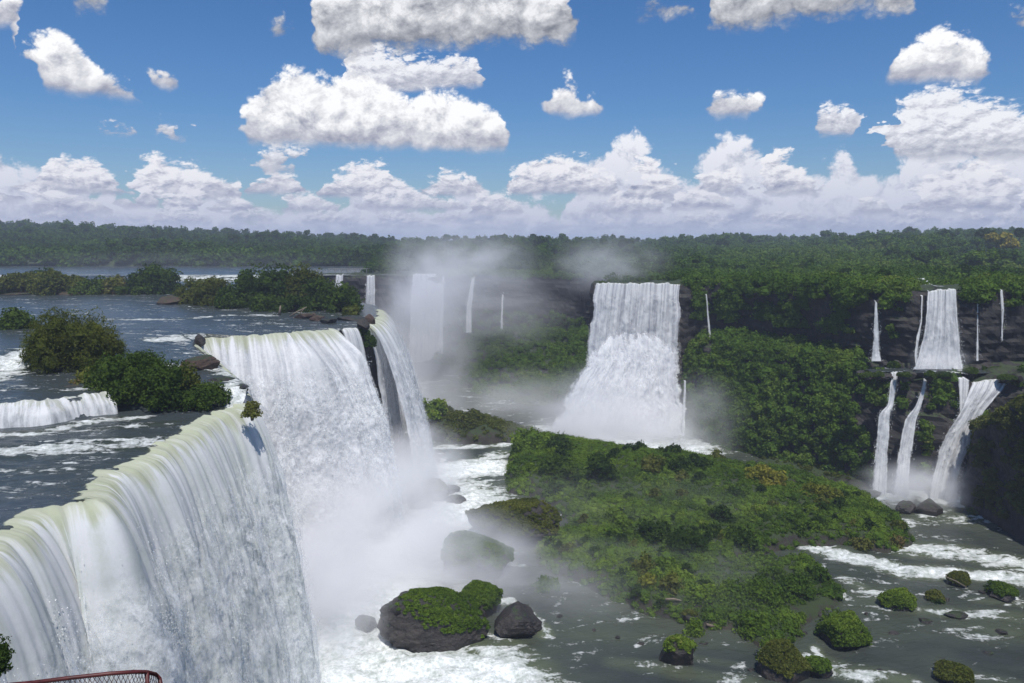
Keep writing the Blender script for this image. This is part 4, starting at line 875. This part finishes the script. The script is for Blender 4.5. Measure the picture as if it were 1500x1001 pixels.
# ================================================================== islands in the gorge
def sdist(x, y, poly):
    d = np.full(x.shape, 1e9)
    for i in range(len(poly)):
        a = poly[i]; c_ = poly[(i+1) % len(poly)]; e = c_-a; t = np.clip(((x-a[0])*e[0]+(y-a[1])*e[1])/((e**2).sum()+1e-9), 0, 1)
        d = np.minimum(d, np.hypot(x-a[0]-t*e[0], y-a[1]-t*e[1]))
    return np.where(inside(x, y, poly), d, -d)
def island(name, pxpoly, hfun, label, mat, cover, mound=(0.5, 1.3), card=0.2, dens=0.5, K=60, holes=0.0, seed=0, tint=(0.2, 0.5)):
    pl = np.array([AZ(px, py, -60.0)[:2] for px, py in pxpoly])
    x0, y0 = pl.min(0)-2; x1, y1 = pl.max(0)+2; st = 0.5
    YY, XX = np.meshgrid(np.arange(y0, y1, st), np.arange(x0, x1, st), indexing='ij')
    sd = sdist(XX+0.9*fbm(P3(XX*.35, YY*.35), 3, seed+1), YY+0.9*fbm(P3(XX*.35, YY*.35, 4.0), 3, seed+2), pl)
    nz = fbm(P3(XX*0.13, YY*0.13), 4, seed+3); nf = fbm(P3(XX*0.7, YY*0.7), 3, seed+4)
    Zs = -60.7 + np.clip(sd+0.4, -1.5, 2)*0.7 + (sd > 0)*hfun(XX, YY, np.maximum(sd, 0))*(0.8+0.5*nz) + 0.35*nf
    f = grid_faces(*XX.shape)[:, ::-1]; keep = (sd.ravel()[f] > -1.2).any(1)
    o = mesh_obj(name, P3(XX, YY, Zs), f[keep], mat, smooth=True); tag(o, label, None, None, 'structure')
    n = int((x1-x0)*(y1-y0)*dens); px_ = x0+(x1-x0)*rng.random(n); py_ = y0+(y1-y0)*rng.random(n)
    ii = np.clip(((py_-y0)/st).astype(int), 0, XX.shape[0]-1); jj = np.clip(((px_-x0)/st).astype(int), 0, XX.shape[1]-1)
    s = sd[ii, jj]; z = Zs[ii, jj]; hole = fbm(P3(px_*0.16, py_*0.16), 3, seed+9)
    ok = (s > 0.2) & (hole > -1+holes) if holes else (s > 0.2)
    px_, py_, z = px_[ok], py_[ok], z[ok]; m = len(px_)
    g = 0.5+0.5*fbm(P3(px_*0.11, py_*0.11), 3, seed+12)
    R = mound[0]+(mound[1]-mound[0])*rng.random(m)**2*(0.5+g); t = tint[0]+(tint[1]-tint[0])*g+0.2*(rng.random(m)-0.5)
    tag(foliage_obj(name.replace('island', 'undergrowth'), [crowns(P3(px_, py_, z+R*0.15), R, K, card, 0.8, 0.3, t, 0.72)], cover), label.split(',')[0]+', its cover of low leafy plants', None, None, 'stuff')
    return lambda x, y: float(Zs[min(max(int((y-y0)/st), 0), XX.shape[0]-1), min(max(int((x-x0)/st), 0), XX.shape[1]-1)])
hA = island('rocky_island', [(598,630),(640,648),(690,652),(740,650),(785,652),(830,660),(835,648),(790,640),(740,628),(690,620),(640,614),(600,612)], lambda x, y, s: 6.2*(1-np.exp(-s/3.5))*np.interp(x, [-36, -14, 4, 14], [1.25, 0.95, 0.5, 0.3]), 'dark green ridge of an island behind the far veil of water', M_SOIL, M_OLIVE, (0.7, 1.8), 0.3, 0.42, 70, 0, 300, (0.0, 0.45))
MAIN = [(738,702),(748,665),(790,650),(850,655),(920,672),(1000,679),(1080,690),(1160,702),(1240,722),(1300,752),(1345,790),(1305,812),(1240,800),(1180,800),(1120,815),(1075,832),(1050,862),(1060,905),(1000,912),(930,895),(880,870),(830,850),(790,828),(785,805),(840,770),(800,735),(745,722)]
hB = island('green_island', MAIN, lambda x, y, s: 3.4*(1-np.exp(-s/4.0))+1.8*sstep(0, 6, s)*sstep(165, 195, y), 'long green island filling the gorge floor', M_SOIL, M_COVER, (0.45, 1.5), 0.17, 1.15, 60, 0, 320, (0.15, 0.6))
hC = island('reedy_island', [(1050,830),(1120,820),(1190,822),(1215,850),(1240,872),(1215,900),(1190,915),(1165,950),(1120,955),(1080,930),(1045,925),(985,905),(975,880)], lambda x, y, s: 0.9*(1-np.exp(-s/3)), 'half drowned reedy island below the green one', M_SOIL, M_COVER, (0.5, 1.4), 0.18, 0.8, 64, 0.55, 340, (0.1, 0.45))
hD = island('shore_island', [(1100,676),(1180,672),(1250,680),(1290,700),(1280,716),(1235,712),(1180,700),(1110,688)], lambda x, y, s: 1.2*(1-np.exp(-s/3)), 'dark rocky shore under the terrace across the gorge', M_SOIL, M_OLIVE, (0.5, 1.5), 0.25, 0.25, 60, 0.7, 360, (0.0, 0.35))

# ================================================================== shrubs
def shrub(name, loc, R, H, mat, card, K, label, cat='shrub', group=None, lobes=9, aspect=0.6, tint=0.45, stem=True, seed=0, up=0.0, tall=False):
    root = empty(name, loc, 0, label, cat, group); rs = np.random.default_rng(seed+500)
    P, Rr = [], []
    for i in range(lobes):
        a = rs.random()*6.283; r = R*0.62*math.sqrt(rs.random()); zz_ = H*(0.16+0.62*rs.random()*(1-0.55*(r/R)))
        lr = R*(0.34+0.22*rs.random()); lr = min(lr, H*0.42)
        P.append((r*math.cos(a), r*math.sin(a), zz_)); Rr.append(lr)
    P.append((0, 0, H*0.40)); Rr.append(min(R*0.72, H*0.5))
    for i in range(5):
        a = i*1.257+rs.random(); P.append((R*0.6*math.cos(a), R*0.6*math.sin(a), H*0.14)); Rr.append(min(R*0.42, H*0.36))
    t = tint+0.25*(rs.random(len(P))-0.5)
    foliage_obj('foliage' if not tall else 'crown', [crowns(np.array(P), np.array(Rr), K//len(P), card, min(1.2, max(0.8, H/(1.6*R))), 0.4, t, 0.5 if aspect < 0.4 else 0.6, zmin=-0.75, spread=0.8, aspect=aspect, up=up)], mat, root)
    if stem:
        lst = []
        for i in range(min(5, lobes)):
            e = np.array(P[i]); e0 = np.array([e[0]*0.2, e[1]*0.2, -0.5]); mid = (e0+e)/2+[0, 0, 0.1*H]
            lst.append(([e0, mid, e], [0.05*R+0.03, 0.035*R+0.02, 0.015*R+0.01]))
        join_tubes('stems' if not tall else 'trunk', lst, M_BARK, root)
    return root
def sh(px, pyb, wpx, hpx, mat, label, z=-19.0, group=None, dens=1.0, **kw):
    p = AZ(px, pyb, z); mpp = p[1]/F; R = wpx*mpp/2*1.12; H = hpx*mpp*1.12; card = max(0.10, 1.9*p[1]/768*kw.pop('cs', 1.0))
    p = p+np.array([0, R*0.5, 0]); p[2] = z-0.2
    card *= 0.8; K = int(min(16000, max(700, dens*16*R*max(R, H/2)/(card*card)*(1.5 if kw.get('aspect', 1) < 0.4 else 0.75))))
    return shrub(kw.pop('name', 'shrub'), p, R, H, mat, card, K, label, group=group, seed=int(px*3+pyb), **kw)
zi = -19.3
LS = [
 # near islet
 (95,545,125,92,M_OLIVE,'big feathery olive bush on the left islet','willow',-18.9,.30), (60,540,70,75,M_OLIVE,'feathery bush leaning out left of the big olive one','willow',-18.9,.3), (145,545,60,70,M_OLIVE,'rusty tipped feathery bush right of the big olive one','willow',-18.9,.3),
 (12,492,56,44,M_SHRUB,'bright green bush at the left edge above the cascade','shrub',-18.8,.5), (42,488,26,24,M_SHRUB,'small low bush beside the left edge bush','shrub',-18.8,.4),
 (150,585,70,75,M_SHRUB,'bright leafy bush at the left end of the near islet','shrub',-20.4,.62), (190,592,80,85,M_SHRUB,'tall dense bush in the middle of the near islet','shrub',-20.6,.5), (232,596,80,78,M_SHRUB,'dark leafy bush right of the tall islet bush','shrub',-20.8,.42), (262,590,60,60,M_OLIVE,'reddish olive scrub near the reddish boulder','shrub',-20.6,.5),
 (290,596,76,38,M_SHRUB,'low spreading bush at the right end of the near islet','shrub',-21.0,.55), (205,560,60,50,M_SHRUB,'rear bush half hidden on the near islet','shrub',-19.8,.4), (118,570,44,36,M_OLIVE,'low rusty scrub on the reddish soil bank','shrub',-19.8,.75), (318,588,30,16,M_SHRUB,'tiny bush at the very end of the near islet','shrub',-21.0,.5),
 (366,610,28,24,M_OLIVE,'golden green tuft on the lip between the two curtains','shrub',-21.6,.6),
 # middle bank
 (20,431,90,32,M_OLIVE,'low olive thicket at the far left of the mid river bank','shrub',zu,.45), (75,432,90,36,M_OLIVE,'rounded light olive thicket on the mid river bank','shrub',zu,.4), (120,432,60,26,M_SHRUB,'green low thicket right of the light olive one','shrub',zu,.55), (55,425,50,34,M_SHRUB,'dark upright bush poking above the olive thickets','shrub',zu,.25),
 (160,431,60,24,M_OLIVE,'brownish scrub in the gap of the mid river bank','shrub',zu,.85), (212,431,66,42,M_SHRUB,'dark green tree like bush in the middle of the bank','shrub',zu,.25), (240,431,50,34,M_SHRUB,'smaller dark bush attached to the tree like one','shrub',zu,.3), (192,432,70,14,M_SHRUB,'bright green low fringe before the dark bush','shrub',zu,.65),
 (275,445,50,34,M_OLIVE,'olive bush over the reddish rock pile','willow',zu,.35), (305,448,56,42,M_OLIVE,'tall olive bush between the rock pile and the dark wood','willow',zu,.4), (335,452,50,36,M_SHRUB,'dark low bush at the foot of the olive ones','shrub',zu,.35),
 (362,450,66,62,M_SHRUB,'blue green leafy tree at the left of the dark thicket','shrub',zu,.35), (398,452,74,64,M_SHRUB,'tallest crown of the dark thicket','shrub',zu,.22), (436,452,70,62,M_OLIVE,'golden topped tree in the dark thicket','shrub',zu,.2), (470,455,64,48,M_SHRUB,'dense dark tree right of the golden topped one','shrub',zu,.3), (500,458,52,42,M_SHRUB,'outermost lower tree of the thicket by the gorge','shrub',zu,.42), (385,456,50,26,M_SHRUB,'short bush at the foot of the thicket, left','shrub',zu,.35), (425,458,60,24,M_SHRUB,'short bush at the foot of the thicket, centre','shrub',zu,.3), (512,463,26,18,M_OLIVE,'small scrub below the outermost thicket tree','shrub',zu,.4),
 
]
for px, pyb, w, h, mt, lab, kd, z, t in LS:
    sh(px, pyb, w, h, mt, lab, z, tint=t, aspect=0.28 if kd == 'willow' else 0.55, up=0.6 if kd == 'willow' else 0.0, lobes=11 if w > 50 else 7, group='shrubs on the islets of the upper river', dens=1.25, cat='bush')
pk_ = AY(-34, 1000, 36); rock((pk_[0], pk_[1], pk_[2]-14), (1.9, 2.2, 17.0), 'dark rock face at the very left of the bottom edge', M_ROCK, 77, (M_SHRUB, 0.75, 0.10, (0.5, -0.2)), big=True)
ps_ = AY(-18, 985, 35); shrub('shrub', ps_, 1.1, 2.0, M_SHRUB, 0.075, 5000, 'dark mossy shrub on the rock at the left bottom edge', 'bush', lobes=8, seed=903, tint=0.0)
p_ = AY(528, 490, 177.5); shrub('shrub', p_, 2.6, 2.4, M_SHRUB, 0.28, 2200, 'mossy green shrub draped over the lip corner', 'bush', lobes=7, seed=901, tint=.4)
p_ = AY(541, 508, 175.6); shrub('shrub', p_, 1.5, 3.6, M_SHRUB, 0.28, 2200, 'shrub hanging down the dark rock pillar', 'bush', lobes=7, seed=902, tint=.3)
# individual bushes on the gorge islands
IB = [(922,672,26,24,M_SHRUB,'round dark tree standing up on the island ridge',.05,1),(884,700,52,34,M_SHRUB,'dark hollow bush on the island ridge left of the round tree',.1,2),(957,690,34,22,M_OLIVE,'olive bush on the island ridge right of the round tree',.35,2),(1000,690,40,20,M_SHRUB,'low dark ridge bush further right',.15,2),(1030,690,36,18,M_SHRUB,'ridge bush at the start of the slope down',.2,2),
 (815,728,26,24,M_SHRUB,'small round dark green bush near the inlet',.05,2),(820,700,60,32,M_SHRUB,'wide bush on the upper left shore',.35,2),(775,718,56,34,M_SHRUB,'overhanging bush on the upper left point',.4,2),(780,660,60,34,M_COVER,'fresh green bush on the northern knoll',.5,2),(820,664,44,30,M_SHRUB,'dark sided bush on the northern knoll',.3,2),
 (1130,712,70,26,M_YELLOW,'golden yellow shrub on the far shoulder of the island',.5,2),(1098,706,26,14,M_YELLOW,'pale yellow shrub left of the golden one',.3,2),(1190,728,46,18,M_YELLOW,'bright lime shrub right of the golden one',.1,2),(1222,730,36,16,M_YELLOW,'lime shrub at the end of the yellow patch',.1,2),
 (1062,770,40,30,M_SHRUB,'dark grey green bush alone in the open slope',.02,2),(1058,785,30,8,M_YELLOW,'low lime coloured clump on the slope',.2,2),(800,820,40,30,M_COVER,'bright moss green bush by the boulder',.6,2),(850,850,60,30,M_COVER,'hazy green bush on the spray side',.4,2),(930,880,70,50,M_COVER,'large hazy bush by the misty channel',.35,2),(800,870,50,26,M_COVER,'low misty bush facing the boulders',.35,2),
 (945,845,40,30,M_OLIVE,'brown and green bush on the island front',.5,2),(985,868,40,28,M_OLIVE,'golden brown bush on the island front',.65,2),(950,860,34,20,M_YELLOW,'lime edged bush on the island front',.2,2),(1020,895,70,40,M_COVER,'rounded bright bush at the front tip',.55,2),(1018,935,34,34,M_COVER,'egg shaped bush below the front tip',.45,2),(1075,890,60,34,M_COVER,'wide misty bush behind the egg shaped one',.35,2),
 (1110,940,60,44,M_COVER,'pale bush in the half drowned patch',.4,2),(1150,985,70,60,M_COVER,'big soft bush at the bottom of the reedy patch',.25,2),(1120,890,70,36,M_COVER,'broad bush in the reedy patch',.25,2),(1170,880,60,34,M_COVER,'dim bush at the right of the reedy patch',.2,2),(1200,850,40,24,M_COVER,'small bush at the top of the reedy patch',.15,2),(1130,850,40,20,M_COVER,'low bush near the upper reeds',.25,2),
 (1245,945,80,50,M_COVER,'large round bush in open water',.3,2),(1322,895,50,26,M_SHRUB,'flat bush in open dark water',.35,2),(1374,888,26,16,M_SHRUB,'tiny bush in open dark water',.3,2),(1410,858,30,22,M_SHRUB,'shrub at the rapids',.25,2),(1466,874,36,28,M_SHRUB,'shrub at the right edge of the rapids',.25,2),(1300,808,60,34,M_OLIVE,'rusty brown bush at the eastern tip',.85,2),(1265,806,60,28,M_OLIVE,'tawny bush beside the eastern tip',.6,2),(1325,795,36,22,M_OLIVE,'last rusty bush on the eastern tip',.95,2),
 (1010,810,60,36,M_SHRUB,'dark hollow bush in the middle slope',.05,2),(960,790,50,30,M_SHRUB,'shadowy bush in the middle slope',.12,2),(1090,800,60,26,M_SHRUB,'low dark bush on the lower slope',.2,2),(905,770,40,24,M_COVER,'bright bush on the western slope',.5,2),(1180,780,60,22,M_COVER,'soft bush on the eastern slope',.3,2),(630,612,60,26,M_COVER,'bright green cap bush on the dark ridge island',.6,2),(690,622,44,20,M_OLIVE,'olive bush on the dark ridge island',.2,2),(740,640,40,16,M_OLIVE,'brown bush on the tail of the ridge island',.4,2)]
for px, pyb, w, h, mt, lab, t, k_ in IB:
    p = AZ(px, pyb, -58.0)
    hz_ = max(f(p[0], p[1]) for f in (hA, hB, hC, hD)) if pyb < 940 and not (px > 1300 and pyb > 850) else -60.3
    hz_ = min(max(hz_, -60.5), -52)
    sh(px, pyb, w, h*(0.8 if hz_ < -60 else 1.0), mt, lab, hz_, tint=t, lobes=9, group='bushes on the gorge islands', cat='bush', dens=1.1, stem=h > 20)

def copy_tree(o, parent=None):
    c_ = o.copy(); C.objects.link(c_); c_.parent = parent
    for ch in list(o.children): copy_tree(ch, c_)
    return c_
protos = [None]*5; rs_ = random.Random(5); MAINW = np.array([AZ(a, b_, -60.0)[:2] for a, b_ in MAIN]); made = 0
MARKS = [(922,672,'round dark ridge tree'),(884,700,'dark hollow ridge bush'),(957,690,'olive ridge bush'),(1005,690,'low dark ridge bush'),(815,728,'small round inlet bush'),(820,700,'wide upper shore bush'),(780,665,'northern knoll bushes'),(1130,712,'golden yellow shrub'),(1190,728,'bright lime shrub'),(1062,770,'grey green slope bush'),
 (800,820,'moss green bush by the boulder'),(930,880,'hazy bush by the misty channel'),(945,845,'brown and green front bush'),(985,868,'golden brown front bush'),(1020,895,'rounded front tip bush'),(1010,810,'dark hollow slope bush'),(960,790,'shadowy slope bush'),(1090,800,'low dark lower slope bush'),(905,770,'bright western slope bush'),(1180,780,'soft eastern slope bush'),(1300,808,'rusty eastern tip bush'),(1265,806,'tawny eastern tip bush'),
 (860,800,'driftless western hollow of the island'),(1240,745,'eastern shoulder of the island'),(1080,730,'open green upper slope'),(1000,740,'open green middle slope')]
MARKS = [m_k for m_k in MARKS if 'hollow of' not in m_k[2]]; used_ = set(); tries = 0
KINDS_ = [('small dark green bush', M_SHRUB, .05), ('small bright green bush', M_COVER, .5), ('small olive bush', M_OLIVE, .3), ('small dense green bush', M_SHRUB, .2), ('small fresh leafy bush', M_COVER, .65)]
while made < 120 and tries < 6000:
    tries += 1
    px, py = rs_.uniform(745, 1330), rs_.uniform(665, 900); p = AZ(px, py, -57.5)
    if not inside(np.array([p[0]]), np.array([p[1]]), MAINW)[0] or sdist(np.array([p[0]]), np.array([p[1]]), MAINW)[0] < 1.5: continue
    mk = min(MARKS, key=lambda m_k: (m_k[0]-px)**2+((m_k[1]-py)*1.6)**2); dx_, dy_ = px-mk[0], (py-mk[1])*1.6
    rel_ = ('right of' if dx_ > 0 else 'left of') if abs(dx_) > abs(dy_) else ('in front of' if dy_ > 0 else 'behind')
    k_ = rs_.choice([0, 0, 1, 2, 3, 4]); key_ = (mk[2], rel_, KINDS_[k_][0])
    if key_ in used_: continue
    used_.add(key_); lab = '%s %s the %s' % (KINDS_[k_][0], rel_, mk[2])
    if protos[k_] is None: o_b = shrub('shrub', (0, 0, 0), 1.0, 1.25, KINDS_[k_][1], 0.17, 650, lab, 'bush', lobes=5, seed=800+k_, tint=KINDS_[k_][2]); protos[k_] = o_b
    else: o_b = copy_tree(protos[k_])
    o_b.location = (p[0], p[1], hB(p[0], p[1])); sc_ = rs_.uniform(0.9, 2.2)*(1.25 if py < 720 else 1.0); o_b.scale = (sc_, sc_*rs_.uniform(0.8, 1.1), sc_*rs_.uniform(0.65, 1.05)); o_b.rotation_euler.z = rs_.uniform(0, 6.28)
    o_b['label'] = lab; o_b['group'] = 'small bushes scattered over the long island'; made += 1
print('bushes', made)

# driftwood on the plateau lip
def log(px, py, px2, py2, z, z2, r, label, name='driftwood_log'):
    a = AZ(px, py, z); c_ = AY(px2, py2, a[1]); mid = (a+c_)/2
    root = tube(name, [a, mid+[0, 0.1, 0.12], c_], [r, r*0.85, r*0.5], M_WOOD); tag(root, label, 'log'); return root
log(409, 462, 411, 448, zu, zu, 0.35, 'upright pale dead trunk by the dark thicket', 'dead_trunk')
log(424, 464, 449, 450, zu, zu, 0.22, 'leaning pale driftwood log on the reddish rocks')
log(430, 466, 462, 461, zu, zu, 0.20, 'lying driftwood log across the flat rock')
log(436, 464, 446, 452, zu, zu, 0.15, 'short driftwood branch behind the leaning log')
log(1035, 915, 1115, 938, -59.2, -59, 0.22, 'long bare log lying on the front tip of the island')
log(975, 878, 998, 880, -57.5, -57, 0.2, 'short pale log on the island front')
log(1415, 860, 1385, 845, -59.5, -59, 0.12, 'thin drifting branch in the right hand rapids')

# trees standing out against the skyline and on the right plateau
def tree(px, pyb, wpx, hpx, d, label, t, mat=None):
    p = AY(px, pyb, d); mpp = d/F; R = wpx*mpp/2; H = hpx*mpp; g = float(Zter(np.array([p[0]]), np.array([p[1]]))[0]); top = p[2]+H; H2 = top-g
    root = empty('tree', (p[0], p[1], g), 0, label, 'tree', 'trees standing out on the plateau')
    rs = np.random.default_rng(px); n = 7; ch = min(H2*0.55, R*1.5)
    P = np.stack([R*0.5*rs.normal(size=n)*0.7, R*0.5*rs.normal(size=n)*0.7, H2-ch*(0.3+0.5*rs.random(n))], -1)
    foliage_obj('crown', [crowns(P, R*(0.42+0.2*rs.random(n)), 130, max(0.5, 2.0*d/768), 0.8, 0.4, t, 0.7)], mat or M_FOREST, root)
    lst = [([(0, 0, -0.5), (0.1*R, 0, H2*0.5), (0, 0, H2*0.85)], [0.12*R+.1, 0.08*R+.06, 0.04*R])] + [([(0, 0, H2*0.5), tuple((P[i]+[0, 0, H2*0.5])/2), tuple(P[i])], [0.05*R, 0.04*R, 0.02*R]) for i in range(4)]
    join_tubes('trunk', lst, M_BARK, root); return root
for a in [(792,362,26,14,700,'dark domed tree rising above the skyline behind the mist',.0),(914,364,22,11,700,'second dark domed tree on the central skyline',.0),(313,346,8,9,1100,'small tree poking above the left skyline',.1),(175,344,14,10,1100,'twin topped tree on the far left skyline',.1),(52,340,14,10,1100,'pointed tree near the left end of the skyline',.05),
          (445,354,8,8,1000,'slim tree on the skyline above the thicket',.1),(1355,392,34,22,420,'dark round tree on the right hand plateau',.0),(1292,415,22,20,230,'dark tree near the right hand rim',.02),(1060,358,16,8,800,'low dark tree on the skyline right of centre',.05),(1385,350,20,14,650,'rounded tree on the right skyline',.1),
          (1445,348,22,14,600,'broad tree on the skyline near the right edge',.15),(1492,350,20,16,560,'tree cut by the right edge on the skyline',.1),(1410,405,20,16,300,'small dark tree over the right hand rim stream',.05),(1240,408,18,14,300,'small round tree above the slender split fall',.1),(1180,395,22,14,380,'lone dark bush tree on the middle plateau',.1)]:
    tree(*a)
tree(1468, 368, 36, 26, 520, 'golden flowering tree on the right hand plateau', .9, M_YELLOW)

# far footbridge
fb = empty('footbridge', AY(515, 393, 430), 0, 'thin pale walkway across the distant river', 'footbridge')
M_CONC = rock_mat('pale_concrete', [(0.3, (.13, .13, .13)), (.7, (.22, .215, .21))], 1.0, 0, 0.8, 0.1)
def boxm(name, cs, mat, parent):
    Vs, Fs = [], []
    for (cx, cy_, cz, sx, sy, sz) in cs:
        o = len(Vs)
        for dx in (-1, 1):
            for dy in (-1, 1):
                for dz in (-1, 1): Vs.append((cx+dx*sx/2, cy_+dy*sy/2, cz+dz*sz/2))
        Fs += [(o, o+1, o+3, o+2), (o+4, o+6, o+7, o+5), (o, o+4, o+5, o+1), (o+2, o+3, o+7, o+6), (o, o+2, o+6, o+4), (o+1, o+5, o+7, o+3)]
    return mesh_obj(name, Vs, Fs, mat, parent, smooth=False)
boxm('deck', [(0, 0, -0.3, 26, 1.2, 0.3)], M_CONC, fb)
boxm('handrail', [(0, -0.6, 0.75, 26, 0.05, 0.06)], M_CONC, fb)
boxm('post', [(x_, -0.55, -1.9, 0.3, 0.3, 3.2) for x_ in np.arange(-12.5, 13, 3.5)], M_CONC, fb)

# ================================================================== red railing near the camera
m_, q_, o_ = new_mat('red_painted_steel')
pr_ = principled(q_, Base_Color=q_.ramp(q_.noise(obj_pos(q_), 9, 5), [(0.35, (.05,.009,.008)), (.6, (.085,.014,.012)), (.75, (.11,.03,.025))]), Roughness=0.45); m_.node_tree.links.new(pr_.outputs[0], o_.inputs[0]); M_RED = m_
dR = 9.0
top = [AY(px, py, d) for px, py, d in [(-60,1012,8.2),(0,1005,8.5),(50,1000,8.8),(105,993,9.0),(160,987,9.2),(195,984.5,9.3),(215,984.5,9.5),(228,988,9.7),(234,994,9.8),(236,1003,9.7),(237,1030,9.6)]]
rl = empty('railing', (top[5][0], top[5][1], top[5][2]-1.3), 0, 'rounded end of a dark red mesh railing at the bottom left', 'railing')
def loc_(pts): return [np.array(p)-np.array(rl.location) for p in pts]
tube('top_rail', loc_(top), 0.026, M_RED, rl, 10)
low = [p-np.array([0, 0, 1.05]) for p in top[:8]]
tube('bottom_rail', loc_(low), 0.02, M_RED, rl, 8)
tube('post', loc_([top[2], top[2]-[0, 0, 1.3]]), 0.028, M_RED, rl, 8)
tube('post', loc_([top[6], top[6]-[0, 0, 1.3]]), 0.028, M_RED, rl, 8)
tr_, ts_ = resample(top[:9], 0.055); lst = []
for i, p in enumerate(tr_):
    j = min(i+9, len(tr_)-1); j2 = max(i-9, 0)
    lst.append((loc_([p, tr_[j]-[0, 0, 1.0]]), 0.0035)); lst.append((loc_([p, tr_[j2]-[0, 0, 1.0]]), 0.0035))
join_tubes('mesh_panel', lst, M_RED, rl)
fl_ = boxm('platform', [(float(top[4][0])-0.6, float(top[4][1])-1.3, float(top[4][2])-1.46, 3.4, 3.2, 0.25)], M_CONC, None); tag(fl_, 'lookout platform under the red railing', None, None, 'structure')

# ================================================================== spray and haze
def mist(px, py, d, rx, ry, rz, dens, label, nscale=2.2, seed=0, color=(0.985, 0.985, 1.0), fall=1.5, step=None, tilt=0.0):
    c_ = AY(px, py, d); V, Fc = ICO3
    o = mesh_obj('spray_cloud', V*1.03, Fc, None, smooth=True); o.location = tuple(c_); o.scale = (rx, ry, rz); o.rotation_euler.y = tilt
    m, q, out_ = new_mat('spray')
    oc = q.node('ShaderNodeTexCoord').outputs['Object']
    r = q.node('ShaderNodeVectorMath', operation='LENGTH'); q.put(r.inputs[0], oc)
    n = q.noise(q.vm('ADD', oc, (seed*3.1, seed*1.7, 0)), nscale, 3, 0.55)
    bse = q.m('POWER', q.m('SUBTRACT', 1.0, q.m('MINIMUM', r.outputs['Value'], 1.0)), fall)
    dn = q.m('MULTIPLY', q.m('MULTIPLY', bse, q.mr(n, 0.34, 0.66, 0.12, 1.9)), dens)
    vs = q.node('ShaderNodeVolumePrincipled'); vs.inputs['Color'].default_value = (*color, 1); q.put(vs.inputs['Density'], dn); vs.inputs['Anisotropy'].default_value = 0.0
    m.node_tree.links.new(vs.outputs[0], out_.inputs['Volume']); m.cycles.volume_step_rate = step or 1.0
    o.data.materials.append(m); tag(o, label, None, None, 'stuff'); return o
MISTS = [
 (600,540,325,34,60,42,0.045,'tall bank of mist rising from the distant gorge head'),
 (625,425,340,26,40,30,0.050,'mist plume climbing above the rim of the distant falls'),
 (700,385,350,34,40,20,0.030,'softer mist plume beside the tall one'),
 (700,450,340,50,50,26,0.020,'thin mist veiling the far wall'),
 (590,620,262,26,44,24,0.075,'pale mist pooled behind the far veil of water'),
 (740,600,270,44,30,18,0.035,'thin mist across the far gorge floor'),
 (885,655,229,36,13,17,0.36,'dense spray at the foot of the centre fall'),
 (885,605,232,30,14,18,0.09,'spray rising before the centre fall'),
 (890,390,266,26,30,13,0.03,'wisp of mist above the centre fall'),
 (1020,630,224,22,16,20,0.05,'spray drifting right of the centre fall'),
 (540,755,148,22,30,16,0.19,'dense white spray below the twin curtains'),
 (465,880,116,16,24,14,0.26,'dense spray under the near curtain'),
 (610,690,174,15,18,13,0.20,'spray around the foot of the far veil'),
 (650,825,134,21,18,12,0.26,'spray blowing over the two large boulders'),
 (790,865,130,32,20,10,0.085,'thin spray drifting across the channel'),
 (980,880,128,34,24,10,0.035,'faint mist hanging over the island front'),
 (900,760,160,46,30,10,0.014,'faintest mist over the middle of the island'),
 (1345,715,171,17,9,8,0.22,'spray at the foot of the lower cascades'),
 (1378,528,187,9,5,5,0.13,'spray at the foot of the wide upper fall'),
 (260,384,520,150,60,11,0.002,'faint haze above the far left river'),
]
for i, a in enumerate(MISTS): mist(*a[:8], seed=i+1)
hb = mesh_obj('haze', [(x_, y_, z_) for x_ in (-4500, 4500) for y_ in (-60, 7200) for z_ in (-70, 60)], [(0,1,3,2),(4,6,7,5),(0,4,5,1),(2,3,7,6),(0,2,6,4),(1,5,7,3)], None, smooth=False)
m, q, o_ = new_mat('haze'); vs = q.node('ShaderNodeVolumePrincipled'); vs.inputs['Color'].default_value = (0.72, 0.8, 1.0, 1); vs.inputs['Density'].default_value = 0.00022
m.node_tree.links.new(vs.outputs[0], o_.inputs['Volume']); hb.data.materials.append(m); tag(hb, 'thin bluish air over the whole gorge', None, None, 'stuff')
